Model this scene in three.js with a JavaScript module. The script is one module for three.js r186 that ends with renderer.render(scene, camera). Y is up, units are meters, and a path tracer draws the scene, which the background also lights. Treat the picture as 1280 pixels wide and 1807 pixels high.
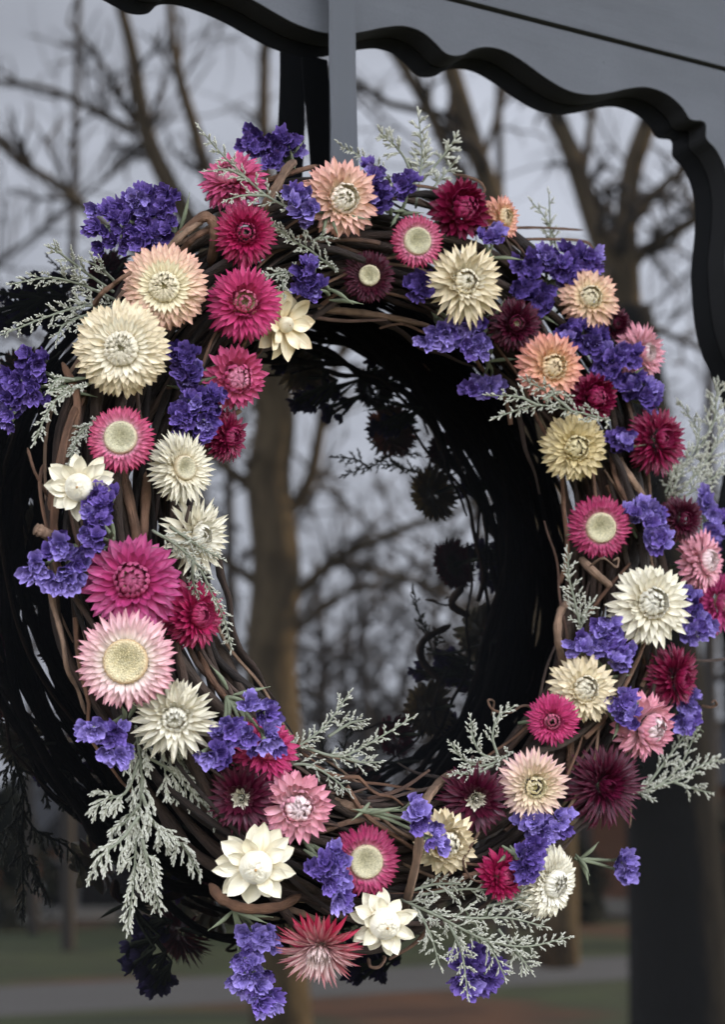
import * as THREE from 'three';
import { mergeGeometries } from 'three/addons/utils/BufferGeometryUtils.js';

// ---------------------------------------------------------------- camera, sky, sun, exposure
const V = (x, y, z) => new THREE.Vector3(x, y, z);
const scene = new THREE.Scene();
const F = 3218, YAW = 28.5 * Math.PI / 180, PITCH = 10.5 * Math.PI / 180, DIST = 1.07;
const DIR = V(Math.sin(YAW) * Math.cos(PITCH), Math.sin(PITCH), -Math.cos(YAW) * Math.cos(PITCH));
const AIM = V(0, 2.25, 0.06);
const camera = new THREE.PerspectiveCamera(2 * Math.atan(903.5 / F) * 180 / Math.PI, 1280 / 1807, 0.05, 400);
camera.position.copy(AIM).addScaledVector(DIR, -DIST);
camera.lookAt(AIM);
camera.focus = 0.99; camera.userData.fStop = 9.5;
camera.updateMatrixWorld();
const RIGHT = V(1, 0, 0).applyQuaternion(camera.quaternion), UPC = V(0, 1, 0).applyQuaternion(camera.quaternion), EYE = camera.position;
const renderer = new THREE.WebGLRenderer({ antialias: true });
renderer.toneMapping = THREE.LinearToneMapping;
renderer.toneMappingExposure = 4.8;
renderer.shadowMap.enabled = true;
const SUN = V(0.92, 0.45, -0.27).normalize();     // low behind thin cloud, off to the right and a little behind the house

let seed = 7;
const srand = (s) => { seed = s >>> 0; };
const rnd = () => { seed = (seed + 0x6D2B79F5) >>> 0; let t = seed; t = Math.imul(t ^ (t >>> 15), t | 1); t ^= t + Math.imul(t ^ (t >>> 7), t | 61); return ((t ^ (t >>> 14)) >>> 0) / 4294967296; };
const rr = (a, b) => a + (b - a) * rnd();
const hash = (x, y, z) => { const s = Math.sin(x * 127.1 + y * 311.7 + z * 74.7) * 43758.5453; return s - Math.floor(s); };
function noise(x, y, z) {
  const xi = Math.floor(x), yi = Math.floor(y), zi = Math.floor(z), s = (t) => t * t * (3 - 2 * t), u = s(x - xi), v = s(y - yi), w = s(z - zi);
  const l = (a, b, t) => a + (b - a) * t, h = (i, j, k) => hash(xi + i, yi + j, zi + k);
  return l(l(l(h(0, 0, 0), h(1, 0, 0), u), l(h(0, 1, 0), h(1, 1, 0), u), v), l(l(h(0, 0, 1), h(1, 0, 1), u), l(h(0, 1, 1), h(1, 1, 1), u), v), w);
}
const fbm = (x, y, z) => noise(x, y, z) * .5 + noise(x * 2.1, y * 2.1, z * 2.1) * .28 + noise(x * 4.3, y * 4.3, z * 4.3) * .15 + noise(x * 8.7, y * 8.7, z * 8.7) * .07;
{
  const w = 512, h = 256, d = new Float32Array(w * h * 4);
  for (let j = 0; j < h; j++) for (let i = 0; i < w; i++) {
    const el = ((j + .5) / h - .5) * Math.PI, az = (i / w) * 2 * Math.PI;
    const x = Math.cos(el) * Math.cos(az), z = Math.cos(el) * Math.sin(az), y = Math.sin(el), e = Math.max(y, 0);
    const cloud = .55 * fbm(x * 3.2 + 5, y * 7 + 3, z * 3.2 + 9) + .45 * fbm(x * 11 + 2, y * 16, z * 11 + 4), k = (0.9 + 1.5 * (cloud - .5)) * (0.85 + 0.9 * e), o = (j * w + i) * 4;
    const g = y < 0 ? 0.35 : 1;
    d[o] = 0.94 * k * g; d[o + 1] = 1.0 * k * g; d[o + 2] = 1.15 * k * g; d[o + 3] = 1;
  }
  const sky = new THREE.DataTexture(d, w, h, THREE.RGBAFormat, THREE.FloatType);
  sky.mapping = THREE.EquirectangularReflectionMapping; sky.magFilter = sky.minFilter = THREE.LinearFilter; sky.needsUpdate = true;
  scene.background = sky; scene.environment = sky;
}
const sun = new THREE.DirectionalLight(new THREE.Color(1, 0.76, 0.44), 5);
sun.position.copy(SUN).multiplyScalar(60); sun.castShadow = true; sun.shadow.radius = 4;
sun.shadow.mapSize.set(2048, 2048);
Object.assign(sun.shadow.camera, { left: -60, right: 60, top: 60, bottom: -60, near: 1, far: 160 });
scene.add(sun, sun.target);

// ---------------------------------------------------------------- helpers
const used = new Map();
function numbered(name) { const n = used.get(name) ?? 0; used.set(name, n + 1); return n ? `${name}_${String(n).padStart(3, '0')}` : name; }
function tag(o, label, category, group, kind) {
  if (label) o.userData.label = label;
  if (category) o.userData.category = category;
  if (group) o.userData.group = group;
  if (kind) o.userData.kind = kind;
  return o;
}
function mesh(name, geo, mat, parent) { const m = new THREE.Mesh(geo, mat); m.name = parent === scene ? numbered(name) : name; m.castShadow = m.receiveShadow = true; parent.add(m); return m; }
function thing(name, label, category, group, pos, quat) {
  const g = new THREE.Group(); g.name = numbered(name); tag(g, label, category, group);
  if (pos) g.position.copy(pos);
  if (quat) g.quaternion.copy(quat);
  scene.add(g); g.updateMatrixWorld(); return g;
}
function structure(name, geo, mat, label) { const m = mesh(name, geo, mat, scene); m.userData.kind = 'structure'; if (label) m.userData.label = label; return m; }
const ray = (x, y) => V(0, 0, 0).addScaledVector(DIR, 1).addScaledVector(RIGHT, (x - 640) / F).addScaledVector(UPC, (903.5 - y) / F);   // per metre of depth
const onPlane = (x, y, z) => { const d = ray(x, y); return EYE.clone().addScaledVector(d, (z - EYE.z) / d.z); };
const mirrored = (x, y, depth) => { const p = EYE.clone().addScaledVector(ray(x, y), depth); p.z = -p.z; return p; };    // a place seen in the glass
const depthOf = (p) => p.clone().sub(EYE).dot(DIR);
const toLocal = (o, p) => o.worldToLocal(p.clone());
const C = (r, g, b) => new THREE.Color().setRGB(r, g, b);
const mix = (a, b, t) => a.clone().lerp(b, Math.min(1, Math.max(0, t)));
function tube(pts, radii, sides = 6, curve = true, seg) {          // tapered tube through points
  let P = pts, n = pts.length;
  if (curve && n > 2) { seg ??= (n - 1) * 4; P = new THREE.CatmullRomCurve3(pts).getPoints(seg); n = P.length; }
  const pos = [], idx = [], uv = [];
  let N = null, len = 0;
  for (let i = 0; i < n; i++) {
    const t = i / (n - 1), T = P[Math.min(i + 1, n - 1)].clone().sub(P[Math.max(i - 1, 0)]).normalize();
    if (i) len += P[i].distanceTo(P[i - 1]);
    if (!N) { N = Math.abs(T.y) < .9 ? V(0, 1, 0) : V(1, 0, 0); }
    N = N.clone().addScaledVector(T, -N.dot(T)).normalize();
    const B = T.clone().cross(N), r = typeof radii === 'function' ? radii(t) : Array.isArray(radii) ? radii[0] + (radii[1] - radii[0]) * t : radii;
    for (let k = 0; k < sides; k++) {
      const a = k / sides * 2 * Math.PI, q = P[i].clone().addScaledVector(N, Math.cos(a) * r).addScaledVector(B, Math.sin(a) * r);
      pos.push(q.x, q.y, q.z); uv.push(k / sides, len);
    }
  }
  for (let i = 0; i < n - 1; i++) for (let k = 0; k < sides; k++) {
    const a = i * sides + k, b = i * sides + (k + 1) % sides, c = a + sides, d = b + sides;
    idx.push(a, b, d, a, d, c);
  }
  for (const [s, flip] of [[0, true], [(n - 1) * sides, false]]) for (let k = 1; k < sides - 1; k++) flip ? idx.push(s, s + k + 1, s + k) : idx.push(s, s + k, s + k + 1);
  const g = new THREE.BufferGeometry();
  g.setAttribute('position', new THREE.Float32BufferAttribute(pos, 3)); g.setAttribute('uv', new THREE.Float32BufferAttribute(uv, 2)); g.setIndex(idx); g.computeVertexNormals();
  return g;
}
function paint(g, fn) {                                             // vertex colours from position
  const p = g.attributes.position, c = new Float32Array(p.count * 3);
  for (let i = 0; i < p.count; i++) { const k = fn(p.getX(i), p.getY(i), p.getZ(i), i); c[i * 3] = k.r; c[i * 3 + 1] = k.g; c[i * 3 + 2] = k.b; }
  g.setAttribute('color', new THREE.BufferAttribute(c, 3)); return g;
}
function dataTex(w, h, fn, srgb) {
  const d = new Uint8Array(w * h * 4);
  for (let j = 0; j < h; j++) for (let i = 0; i < w; i++) { const k = fn(i / w, j / h), o = (j * w + i) * 4; d[o] = k[0] * 255; d[o + 1] = k[1] * 255; d[o + 2] = k[2] * 255; d[o + 3] = 255; }
  const t = new THREE.DataTexture(d, w, h); t.wrapS = t.wrapT = THREE.RepeatWrapping; t.magFilter = THREE.LinearFilter; t.minFilter = THREE.LinearFilter; if (srgb) t.colorSpace = THREE.SRGBColorSpace; t.needsUpdate = true; return t;
}
const STD = (o) => new THREE.MeshStandardMaterial({ side: THREE.DoubleSide, ...o });
const grain = dataTex(256, 256, (u, v) => { const n = .5 + .5 * (hash(u * 256, v * 256, 1) - .5) * .8 + .25 * (fbm(u * 20, v * 20, 3) - .5); return [n, n, n]; });
const weave = dataTex(256, 256, (u, v) => { const n = .5 + .25 * Math.sin(u * 2 * Math.PI * 32) * Math.cos(v * 2 * Math.PI * 32) + .2 * (hash(u * 256, v * 256, 2) - .5); return [n, n, n]; });
const barkTex = dataTex(256, 256, (u, v) => { const n = Math.min(1, Math.max(0, .12 + .95 * fbm(u * 22, v * 3.5, 1) + .25 * (fbm(u * 50, v * 16, 7) - .5))); return [n, n, n]; });

// ---------------------------------------------------------------- the wreath's ring, measured on the photograph
const XL = onPlane(228, 968, 0.08).x, XR = onPlane(1098, 968, 0.056).x, YT = onPlane(655, 425, 0.07).y, YB = onPlane(655, 1512, 0.07).y;
const RX = (XR - XL) / 2, RY = (YT - YB) / 2, RCX = (XR + XL) / 2, RCY = (YT + YB) / 2;
const TW = 0.042, TZ = 0.028, ZC = 0.06;
const tilt = (x) => -0.09 * (x - RCX);                               // the wreath hangs a little off the glass on its left
const onW = (x, y, z) => onPlane(x, y, z + tilt(onPlane(x, y, z).x));                             // half width and half depth of the bundle
function ringAt(phi, q, r = 1) {                                    // a point of the bundle: phi round the wreath, q round the bundle
  const c = Math.cos(phi), s = Math.sin(phi), n = V(c / RX, s / RY, 0).normalize();
  const x = RCX + RX * c + n.x * TW * r * Math.cos(q);
  return V(x, RCY + RY * s + n.y * TW * r * Math.cos(q), ZC + tilt(x) + TZ * r * Math.sin(q));
}
function zAt(px, py) {
  const p = onPlane(px, py, 0.075), dx = (p.x - RCX) / RX, dy = (p.y - RCY) / RY, rho = (Math.hypot(dx, dy) - 1) * (RX + RY) / 2;
  return ZC + tilt(p.x) + 0.032 * Math.sqrt(Math.max(0, 1 - (rho / .062) ** 2)) - Math.max(0, Math.abs(rho) - .062) * .2;
}
console.log('ring', RCX.toFixed(3), RCY.toFixed(3), RX.toFixed(3), RY.toFixed(3), 'cam', EYE.toArray().map((v) => v.toFixed(3)).join());
console.log('groove', onPlane(790, 0, .0127).y.toFixed(4), onPlane(1280, 125, .0127).y.toFixed(4));

// ---------------------------------------------------------------- ground, road, porch floor, added shade ceiling, house wall
const M = {};
{
  const lawnTex = dataTex(512, 512, (u, v) => { const n = fbm(u * 9, v * 9, 2), m = fbm(u * 60, v * 60, 5), k = .45 + .55 * m; const b = Math.min(1, Math.max(0, (fbm(u * 7 + 3, v * 7, 8) - .55) * 8)); return [(.21 + .04 * n + .16 * b) * k, (.29 - .06 * b) * k, (.12 - .01 * b) * k]; }, true);
  lawnTex.repeat.set(8, 8);
  M.lawn = STD({ map: lawnTex, roughness: 1 });
  M.road = STD({ color: C(.075, .078, .083), roughness: .9, bumpMap: grain, bumpScale: .004 });
  const lawn = structure('ground', new THREE.PlaneGeometry(320, 320, 1, 1).rotateX(-Math.PI / 2), M.lawn); lawn.position.set(0, 0, 100);
  // the road crosses the lawn as a strip seen low in the glass
  const a = mirrored(300, 1730, 27), b = mirrored(1250, 1700, 34), dirr = b.clone().sub(a).setY(0).normalize(), mid = a.clone().add(b).multiplyScalar(.5);
  const road = structure('road', new THREE.PlaneGeometry(160, 4.6).rotateX(-Math.PI / 2), M.road); road.position.set(mid.x, .004, mid.z); road.rotation.y = Math.atan2(-dirr.z, dirr.x);
  M.plank = STD({ color: C(.07, .068, .066), roughness: .8 });
  M.wall = STD({ color: C(.1, .1, .11), roughness: .7, bumpMap: grain, bumpScale: .001 });
  const floor = structure('porch_floor', new THREE.BoxGeometry(9, .58, 1.75), M.plank); floor.position.set(0, .29, .885);
  const ceil = structure('added_shade_ceiling', new THREE.BoxGeometry(9, .2, 1.5), M.plank); ceil.position.set(0, 3.62, .72);  // unseen ceiling, added to keep sky light off the wreath
  // house wall round the door opening
  const wg = [[-3.4, 2, 5.2, 4.6], [3.4, 2, 5.2, 4.6]].map(([x, y, w, h]) => new THREE.BoxGeometry(w, h, .2).translate(x, y + .3, -.13));
  wg.push(new THREE.BoxGeometry(1.6, 1.6, .2).translate(0, 3.8, -.13));
  tag(mesh('house_wall', mergeGeometries(wg), M.wall, scene), 'grey house wall that holds the glazed door', 'wall');
}

// ---------------------------------------------------------------- the door: dark glass, scalloped board, board above
const brush = dataTex(512, 512, (u, v) => { const n = .5 + .5 * (fbm(u * 9, v * 90, 4) - .5) + .25 * (fbm(u * 30, v * 240, 6) - .5) + .15 * (hash(u * 512, v * 512, 9) - .5); return [n, n, n]; });
const mottle = dataTex(512, 512, (u, v) => { const n = .93 + .14 * (fbm(u * 8, v * 14, 11) - .5) + .06 * (hash(u * 512, v * 512, 5) - .5); return [n, n, n]; }, true);
for (const t of [brush, mottle]) t.repeat.set(3, 3);
M.board = STD({ color: C(.085, .09, .102), map: mottle, roughness: .6, bumpMap: brush, bumpScale: .0006 });
M.black = STD({ color: C(.006, .006, .0065), roughness: .75 });
M.glass = new THREE.MeshPhysicalMaterial({ color: C(.004, .0042, .0046), roughness: 0, metalness: 0, ior: 1.86, side: THREE.FrontSide });
{
  const ZF = 0.0195;
  const door = thing('glass_door', 'grey painted door with scalloped edge round dark reflecting glass', 'door', null, V(0, .6, 0));
  const low = [[-420, -95], [-360, -60], [-300, -72], [-240, -70], [-140, -110], [-60, -128], [40, -118], [130, -85], [215, -48], [270, -20], [302, -20], [318, -34], [345, -36], [385, -26], [437, -4], [490, 26], [520, 42], [560, 56], [600, 62], [640, 57], [680, 49], [715, 47], [745, 57], [768, 76], [786, 94], [800, 99], [820, 97], [836, 88], [860, 84], [890, 90], [925, 110], [965, 139], [1005, 161], [1040, 168], [1075, 165], [1110, 157], [1145, 155], [1180, 168], [1205, 190], [1219, 211], [1245, 217], [1247, 244], [1264, 264], [1280, 296], [1288, 340], [1287, 390], [1281, 450], [1283, 500], [1290, 560], [1302, 605], [1320, 645], [1338, 690], [1350, 740], [1345, 800], [1330, 880], [1325, 980], [1335, 1080], [1355, 1180], [1360, 1300], [1350, 1450], [1350, 1620], [1365, 1800], [1365, 2400]];
  const yGroove = (onPlane(790, 0, ZF).y + onPlane(1280, 125, ZF).y) / 2;
  const pts = low.map(([x, y]) => onPlane(x, y, ZF)), bottom = 0.7;
  const curve = new THREE.CatmullRomCurve3(pts, false, 'centripetal').getPoints(pts.length * 4);
  const shapeOf = (list) => { const s = new THREE.Shape(); list.forEach(([x, y], i) => i ? s.lineTo(x, y) : s.moveTo(x, y)); return s; };
  const x0 = curve[0].x - .02, xr = 0.78;
  const last = curve[curve.length - 1];
  const outline = [[x0, yGroove], [x0, curve[0].y], ...curve.map((p) => [p.x, p.y]), [last.x, bottom], [xr, bottom], [xr, yGroove]];
  const inset = (z0, z1, bevel) => new THREE.ExtrudeGeometry(shapeOf(outline), { depth: z1 - z0 - bevel * 2, bevelEnabled: bevel > 0, bevelSize: bevel, bevelThickness: bevel, bevelOffset: -bevel, bevelSegments: 2 }).translate(0, -.6, z0 + bevel);
  mesh('scalloped_board', inset(ZF - .0028, ZF, .0006), [M.board, M.black], door);  // black sides carry the painted shade of the board edge
  mesh('scalloped_edge', inset(.0004, ZF - .003, 0), M.black, door);  // black colour paints the shade on this down-facing edge
  mesh('upper_board', new THREE.BoxGeometry(xr - x0, .5, .012).translate((xr + x0) / 2, yGroove + .0035 + .25 - .6, ZF - .006), M.board, door);
  mesh('left_stile', new THREE.BoxGeometry(.12, 2.1, .012).translate(x0 - .0605, 1.2, ZF - .006), M.board, door);
  const pane = new THREE.PlaneGeometry(1.5, 2.3); pane.translate(.04, 1.2, 0);
  mesh('glass_pane', pane, M.glass, door).userData.label = 'dark glass mirroring bare trees and grey sky';
  mesh('door_backing', new THREE.BoxGeometry(1.58, 2.36, .03).translate(.04, 1.2, -.019), M.black, door);
}

// ---------------------------------------------------------------- trees and houses across the lawn, seen in the glass
M.bark = STD({ color: C(.25, .185, .11), roughness: 1, map: barkTex, bumpMap: barkTex, bumpScale: .03 });
M.farBark = STD({ color: C(.11, .095, .085), roughness: 1 });
M.twig = STD({ color: C(.09, .078, .07), roughness: 1 });
function limb(list, depth, w0, w1, sides = 9) {                     // pixel path in the glass -> real limb; widths in pixels
  const P = list.map(([x, y, dd = 0]) => mirrored(x, y, depth + dd));
  return tube(P, [w0 / 2 * depth / F, w1 / 2 * depth / F], sides, true, (list.length - 1) * 5);
}
function twigs(list, depth, n, len, out, w = 5, level = 0) {        // side twigs along a pixel path
  const cv = new THREE.CatmullRomCurve3(list.map(([x, y]) => V(x, y, 0)));
  for (let i = 0; i < n; i++) {
    const t = rr(.12, 1), p = cv.getPoint(t), T = cv.getTangent(t), side = rnd() < .5 ? 1 : -1, a = rr(.35, 1.0) * side;
    let dx = T.x * Math.cos(a) - T.y * Math.sin(a), dy = T.x * Math.sin(a) + T.y * Math.cos(a);
    const L = len * rr(.4, 1.1), q = [[p.x, p.y, 0]]; let x = p.x, y = p.y, z = 0;
    const bend = rr(-.35, .35), zz = rr(-1, 1) * depth * .04;
    for (let k = 1; k <= 4; k++) { const b = bend + rr(-.3, .3); const nx = dx * Math.cos(b) - dy * Math.sin(b), ny = dx * Math.sin(b) + dy * Math.cos(b); dx = nx; dy = ny - .06; x += dx * L / 4; y += dy * L / 4; z += zz / 4; q.push([x, y, z]); }
    out.push(limb(q, depth, w, w * .35, 4));
    if (level > 0) twigs(q, depth, 3, len * .5, out, w * .6, level - 1);
  }
}
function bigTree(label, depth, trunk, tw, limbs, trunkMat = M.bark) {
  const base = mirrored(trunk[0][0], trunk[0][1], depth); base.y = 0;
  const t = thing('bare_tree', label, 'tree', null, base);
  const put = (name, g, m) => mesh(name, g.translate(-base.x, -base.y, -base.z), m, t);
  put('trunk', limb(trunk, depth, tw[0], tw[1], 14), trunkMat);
  const fine = [];
  for (const [path, w0, w1, n = 8, len = 110] of limbs) { put('branch', limb(path, depth, w0, w1), M.bark); twigs(path, depth, n, len, fine, Math.max(4, w1 * .8), 1); }
  put('twigs', mergeGeometries(fine), M.twig).userData.kind = 'stuff';
}
srand(11);
bigTree('tall bare tree whose brown trunk stands mid lawn inside the wreath opening', 20, [[500, 1850], [484, 1600], [492, 1380], [476, 1180], [488, 1000], [474, 840], [486, 740], [474, 640]], [112, 66], [
  [[[482, 700], [440, 600], [360, 440], [300, 330], [265, 255], [248, 185], [235, 100], [215, 20], [190, -60]], 46, 16, 10, 120],
  [[[482, 660], [450, 520], [400, 390], [360, 290], [343, 225], [320, 150], [305, 75], [298, -20]], 36, 13, 8, 120],
  [[[240, 235], [205, 215], [165, 195], [100, 162], [40, 148], [-30, 142]], 17, 9, 8, 120],
  [[[240, 220], [215, 180], [190, 130], [165, 90], [120, 40]], 13, 7, 7, 110],
  [[[440, 610], [330, 520], [240, 440], [165, 380], [100, 325], [30, 282], [-20, 230]], 24, 14, 8, 130],
  [[[482, 650], [490, 500], [478, 380], [466, 230], [468, 80], [476, -30]], 34, 14, 8, 110],
  [[[498, 920], [545, 850], [564, 763], [574, 700], [610, 600], [640, 520]], 26, 13, 8, 110],
  [[[510, 1060], [555, 1020], [593, 986], [670, 952], [729, 926], [792, 909], [850, 880]], 24, 10, 7, 110],
  [[[575, 1000], [607, 994], [670, 1010], [738, 1027], [801, 1058], [860, 1100]], 17, 9, 7, 90],
  [[[510, 1125], [535, 1100], [574, 1068], [632, 1039], [695, 1030], [760, 1020]], 19, 8, 6, 90],
  [[[462, 880], [430, 850], [385, 815], [320, 770], [260, 700]], 24, 12, 7, 110],
  [[[466, 1040], [430, 1010], [390, 985], [340, 940], [290, 900]], 20, 10, 5, 110],
]);
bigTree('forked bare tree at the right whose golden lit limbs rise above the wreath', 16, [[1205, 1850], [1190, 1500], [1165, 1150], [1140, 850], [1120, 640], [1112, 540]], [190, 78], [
  [[[1112, 570], [1090, 500], [1060, 425], [1035, 350], [1010, 275], [980, 200], [950, 120], [930, 20]], 48, 26, 6, 110],
  [[[1112, 560], [1108, 480], [1106, 400], [1116, 300], [1145, 215], [1180, 120], [1200, 20]], 46, 30, 6, 110],
  [[[1108, 480], [1135, 445], [1165, 425], [1230, 385], [1290, 350]], 26, 20, 6, 100],
  [[[1110, 400], [1140, 360], [1175, 325], [1215, 295], [1280, 250]], 22, 14, 6, 100],
  [[[1035, 350], [1032, 300], [1038, 255], [1045, 200], [1050, 120]], 18, 12, 4, 90],
  [[[1040, 350], [1075, 335], [1110, 325]], 11, 9, 3, 60],
  [[[1140, 570], [1180, 590], [1215, 605], [1290, 640]], 14, 9, 4, 90],
], STD({ color: C(.014, .012, .01), roughness: 1, bumpMap: barkTex, bumpScale: .03 }));  // trunk colour blackened to paint it in shade, unlike the limbs
bigTree('bare tree with two slanting limbs behind the top of the wreath', 24, [[985, 1700], [975, 1300], [960, 900], [935, 640], [905, 470]], [80, 52], [
  [[[905, 480], [870, 350], [845, 280], [820, 200], [797, 125], [770, 40], [750, -40]], 40, 30, 8, 110],
  [[[900, 460], [850, 380], [805, 300], [760, 200], [705, 105], [660, 40], [640, -40]], 30, 16, 8, 110],
  [[[760, 200], [720, 190], [680, 180], [640, 150], [560, 120]], 16, 10, 6, 100],
  [[[850, 290], [880, 200], [905, 120], [930, 40]], 13, 8, 6, 100],
]);
// thinner trees far behind, each grown by recursion
function farTree(label, px, depth, hpx, wpx, n) {
  const y0 = 903.5 + Math.tan(Math.atan2(1500 - 903.5, F)) * F + EYE.y * F / depth;
  const base = mirrored(px, y0, depth); base.y = 0;
  const t = thing('distant_bare_tree', label, 'tree', 'bare trees in the distance', base);
  const top = y0 - hpx, main = [[px, y0], [px + rr(-14, 14), y0 - hpx * .35], [px + rr(-24, 24), y0 - hpx * .7], [px + rr(-40, 40), top]];
  mesh('trunk', limb(main, depth, wpx, wpx * .3, 7).translate(-base.x, 0, -base.z), M.farBark, t);
  const out = [];
  for (let k = 0; k < n; k++) {
    const f = rr(.22, .95), s = k % 2 ? 1 : -1, x = px, y = y0 - hpx * f, L = hpx * rr(.16, .34) * (1.15 - f * .6);
    const p = [[x + rr(-8, 8), y], [x + s * L * .35, y - L * .25], [x + s * L * .7, y - L * .6], [x + s * L * rr(.75, 1.05), y - L * rr(.9, 1.3)]];
    out.push(limb(p, depth, wpx * .42 * (1.1 - f * .6), wpx * .14, 5)); twigs(p, depth, 7, L * .6, out, Math.max(3.2, wpx * .16), 1);
  }
  mesh('crown', mergeGeometries(out), M.twig, t).translateX(-base.x).translateZ(-base.z);
  t.children[1].userData.kind = 'stuff';
}
srand(23);
[[60, 45, 900], [150, 55, 1050], [250, 42, 800], [345, 60, 1000], [425, 50, 1100], [560, 62, 620], [610, 55, 560], [662, 46, 640], [715, 60, 520], [770, 52, 700], [850, 58, 820], [930, 48, 1000], [1030, 56, 900], [1250, 44, 700], [1290, 60, 800]].forEach(([x, d, h], i) => farTree('thin bare tree standing far off among others like it', x, d, h, rr(20, 34), 13));
srand(51);
[[-70, 34, 2100, 'slim bare tree near the left border of the glass'], [120, 38, 1900, 'slim bare tree behind the upper left branches'], [890, 33, 2100, 'slim bare tree behind the upper right of the wreath'], [1260, 36, 1900, 'slim bare tree near the right border of the glass']].forEach(([x, d, h, l]) => farTree(l, x, d, h, 26, 8));
{ // shrubbery and two houses at the far side of the lawn
  const g = [];
  for (let i = 0; i < 900; i++) {
    const x = rr(-500, 1800), d = rr(66, 76), b = mirrored(x, 1500, d), h = rr(1.5, 5.2);
    g.push(tube([V(b.x, 0, b.z), V(b.x + rr(-.5, .5), h * .6, b.z + rr(-.3, .3)), V(b.x + rr(-1.2, 1.2), h, b.z)], [.11, .03], 4, false));
  }
  const u = mesh('undergrowth', mergeGeometries(g), M.twig, scene); tag(u, 'dark bare thicket along the far edge of the lawn', 'thicket', null, 'stuff');
  const house = (px, depth, w, h, wallColor, label) => {
    const b = mirrored(px, 1500, depth); b.y = 0;
    const t = thing('distant_house', label, 'house', null, b); t.rotation.y = rr(-.2, .2);
    mesh('wall', new THREE.BoxGeometry(w, h, 7).translate(0, h / 2, 0), STD({ color: wallColor, roughness: .9, bumpMap: grain, bumpScale: .01 }), t);
    const r = new THREE.Shape([new THREE.Vector2(-w / 2 - .4, 0), new THREE.Vector2(w / 2 + .4, 0), new THREE.Vector2(0, 2.4)]);
    mesh('roof', new THREE.ExtrudeGeometry(r, { depth: 7.8, bevelEnabled: false }).translate(0, h, -3.9), STD({ color: C(.06, .06, .065), roughness: .9 }), t);
    mesh('foundation', new THREE.BoxGeometry(w + .1, .5, 7.1).translate(0, .25, 0), STD({ color: C(.5, .47, .42), roughness: .9 }), t);
    const glass = STD({ color: C(.02, .02, .025), roughness: .1 }), frame = STD({ color: C(.6, .6, .58), roughness: .6 });
    for (const [x, y] of [[-.28, .5], [.05, .5], [.33, .5]]) { const f = mesh('window', new THREE.BoxGeometry(1.2, 1.5, .12).translate(x * w, h * y, -3.53), frame, t); mesh('pane', new THREE.BoxGeometry(1, 1.3, .04).translate(x * w, h * y, -3.6), glass, f); }
  };
  house(85, 58, 3.4, 2.1, C(.5, .2, .09), 'low brick house at the far left of the lawn');
  house(1330, 60, 8, 4, C(.3, .15, .09), 'brown brick house at the far right behind the trees');
}

// evergreen shrubs on the lawn, dark against the houses
M.needle = STD({ color: C(.022, .028, .02), roughness: .9 });
srand(77);
for (const [x, d, h, w, label] of [[15, 48, 3.6, 2.2, 'dark evergreen shrub before the left brick house'], [1235, 40, 3.4, 1.9, 'dark evergreen shrub right of the big trunk'], [1010, 52, 2.2, 2, 'low dark evergreen shrub across the lawn at right'], [330, 50, 3.2, 3, 'broad dark evergreen shrub at the lower left across the lawn']]) {
  const b = mirrored(x, 1500, d); b.y = 0; const t = thing('evergreen_shrub', label, 'shrub', null, b), g = [];
  for (let i = 0; i < 1500; i++) { const a = rr(0, 6.28), y = Math.pow(rnd(), .8) * h, r = w * .5 * Math.sqrt(Math.max(0, 1 - (y / h) ** 2)) * Math.sqrt(rnd()) * (1 + .3 * Math.sin(a * 3 + y * 2)), p = V(Math.cos(a) * r, y, Math.sin(a) * r); g.push(tube([p, p.clone().add(V(rr(-.2, .2), rr(-.05, .3), rr(-.2, .2)))], [.07, .02], 3, false)); }
  mesh('foliage', mergeGeometries(g), M.needle, t); mesh('trunk', tube([V(0, 0, 0), V(0, h * .7, 0)], [.09, .03], 6, false), M.bark, t);
}
// ---------------------------------------------------------------- ribbon
{
  M.ribbon = STD({ color: C(.088, .093, .104), roughness: .8, bumpMap: weave.clone(), bumpScale: .0002 }); M.ribbon.bumpMap.repeat.set(2, 30);
  const path = [[604, -130, .036], [605, 60, .036], [606, 200, .037], [607, 300, .038], [607, 400, .036], [607, 450, .028], [607, 445, .015], [606, 380, .012], [605, 250, .014], [604, 60, .02]].map(([x, y, z]) => onPlane(x, y, z));
  const cv = new THREE.CatmullRomCurve3(path), n = 80, m = 6, hw = .0094, pos = [], uv = [], idx = [];
  for (const s of [0, 1]) for (let i = 0; i <= n; i++) {
    const p = cv.getPoint(i / n), T = cv.getTangent(i / n), N = V(1, 0, 0).cross(T).normalize();
    for (let j = 0; j <= m; j++) { const v = j / m * 2 - 1, q = p.clone().addScaledVector(N, (s ? .0004 : -.0004) + .0007 * v * v * Math.sin(i * .21) + .0004 * Math.sin(i * .37 + v * 2)); q.x += v * hw * (1 + .012 * Math.sin(i * .5)); pos.push(q.x, q.y, q.z); uv.push(j / m, i / n); }
  }
  const o = (n + 1) * (m + 1);
  for (let i = 0; i < n; i++) for (let j = 0; j < m; j++) { const a = i * (m + 1) + j, b = a + 1, c = a + m + 1, d = c + 1; idx.push(a, b, d, a, d, c, o + a, o + d, o + b, o + a, o + c, o + d); }
  for (let i = 0; i < n; i++) for (const j of [0, m]) { const a = i * (m + 1) + j, c = a + m + 1; idx.push(a, c, o + c, a, o + c, o + a); }
  const g = new THREE.BufferGeometry(); g.setAttribute('position', new THREE.Float32BufferAttribute(pos, 3)); g.setAttribute('uv', new THREE.Float32BufferAttribute(uv, 2)); g.setIndex(idx); g.computeVertexNormals();
  tag(mesh('hanging_ribbon', g, M.ribbon, scene), 'flat grey ribbon hanging from the board and holding the wreath', 'ribbon');
}

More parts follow.
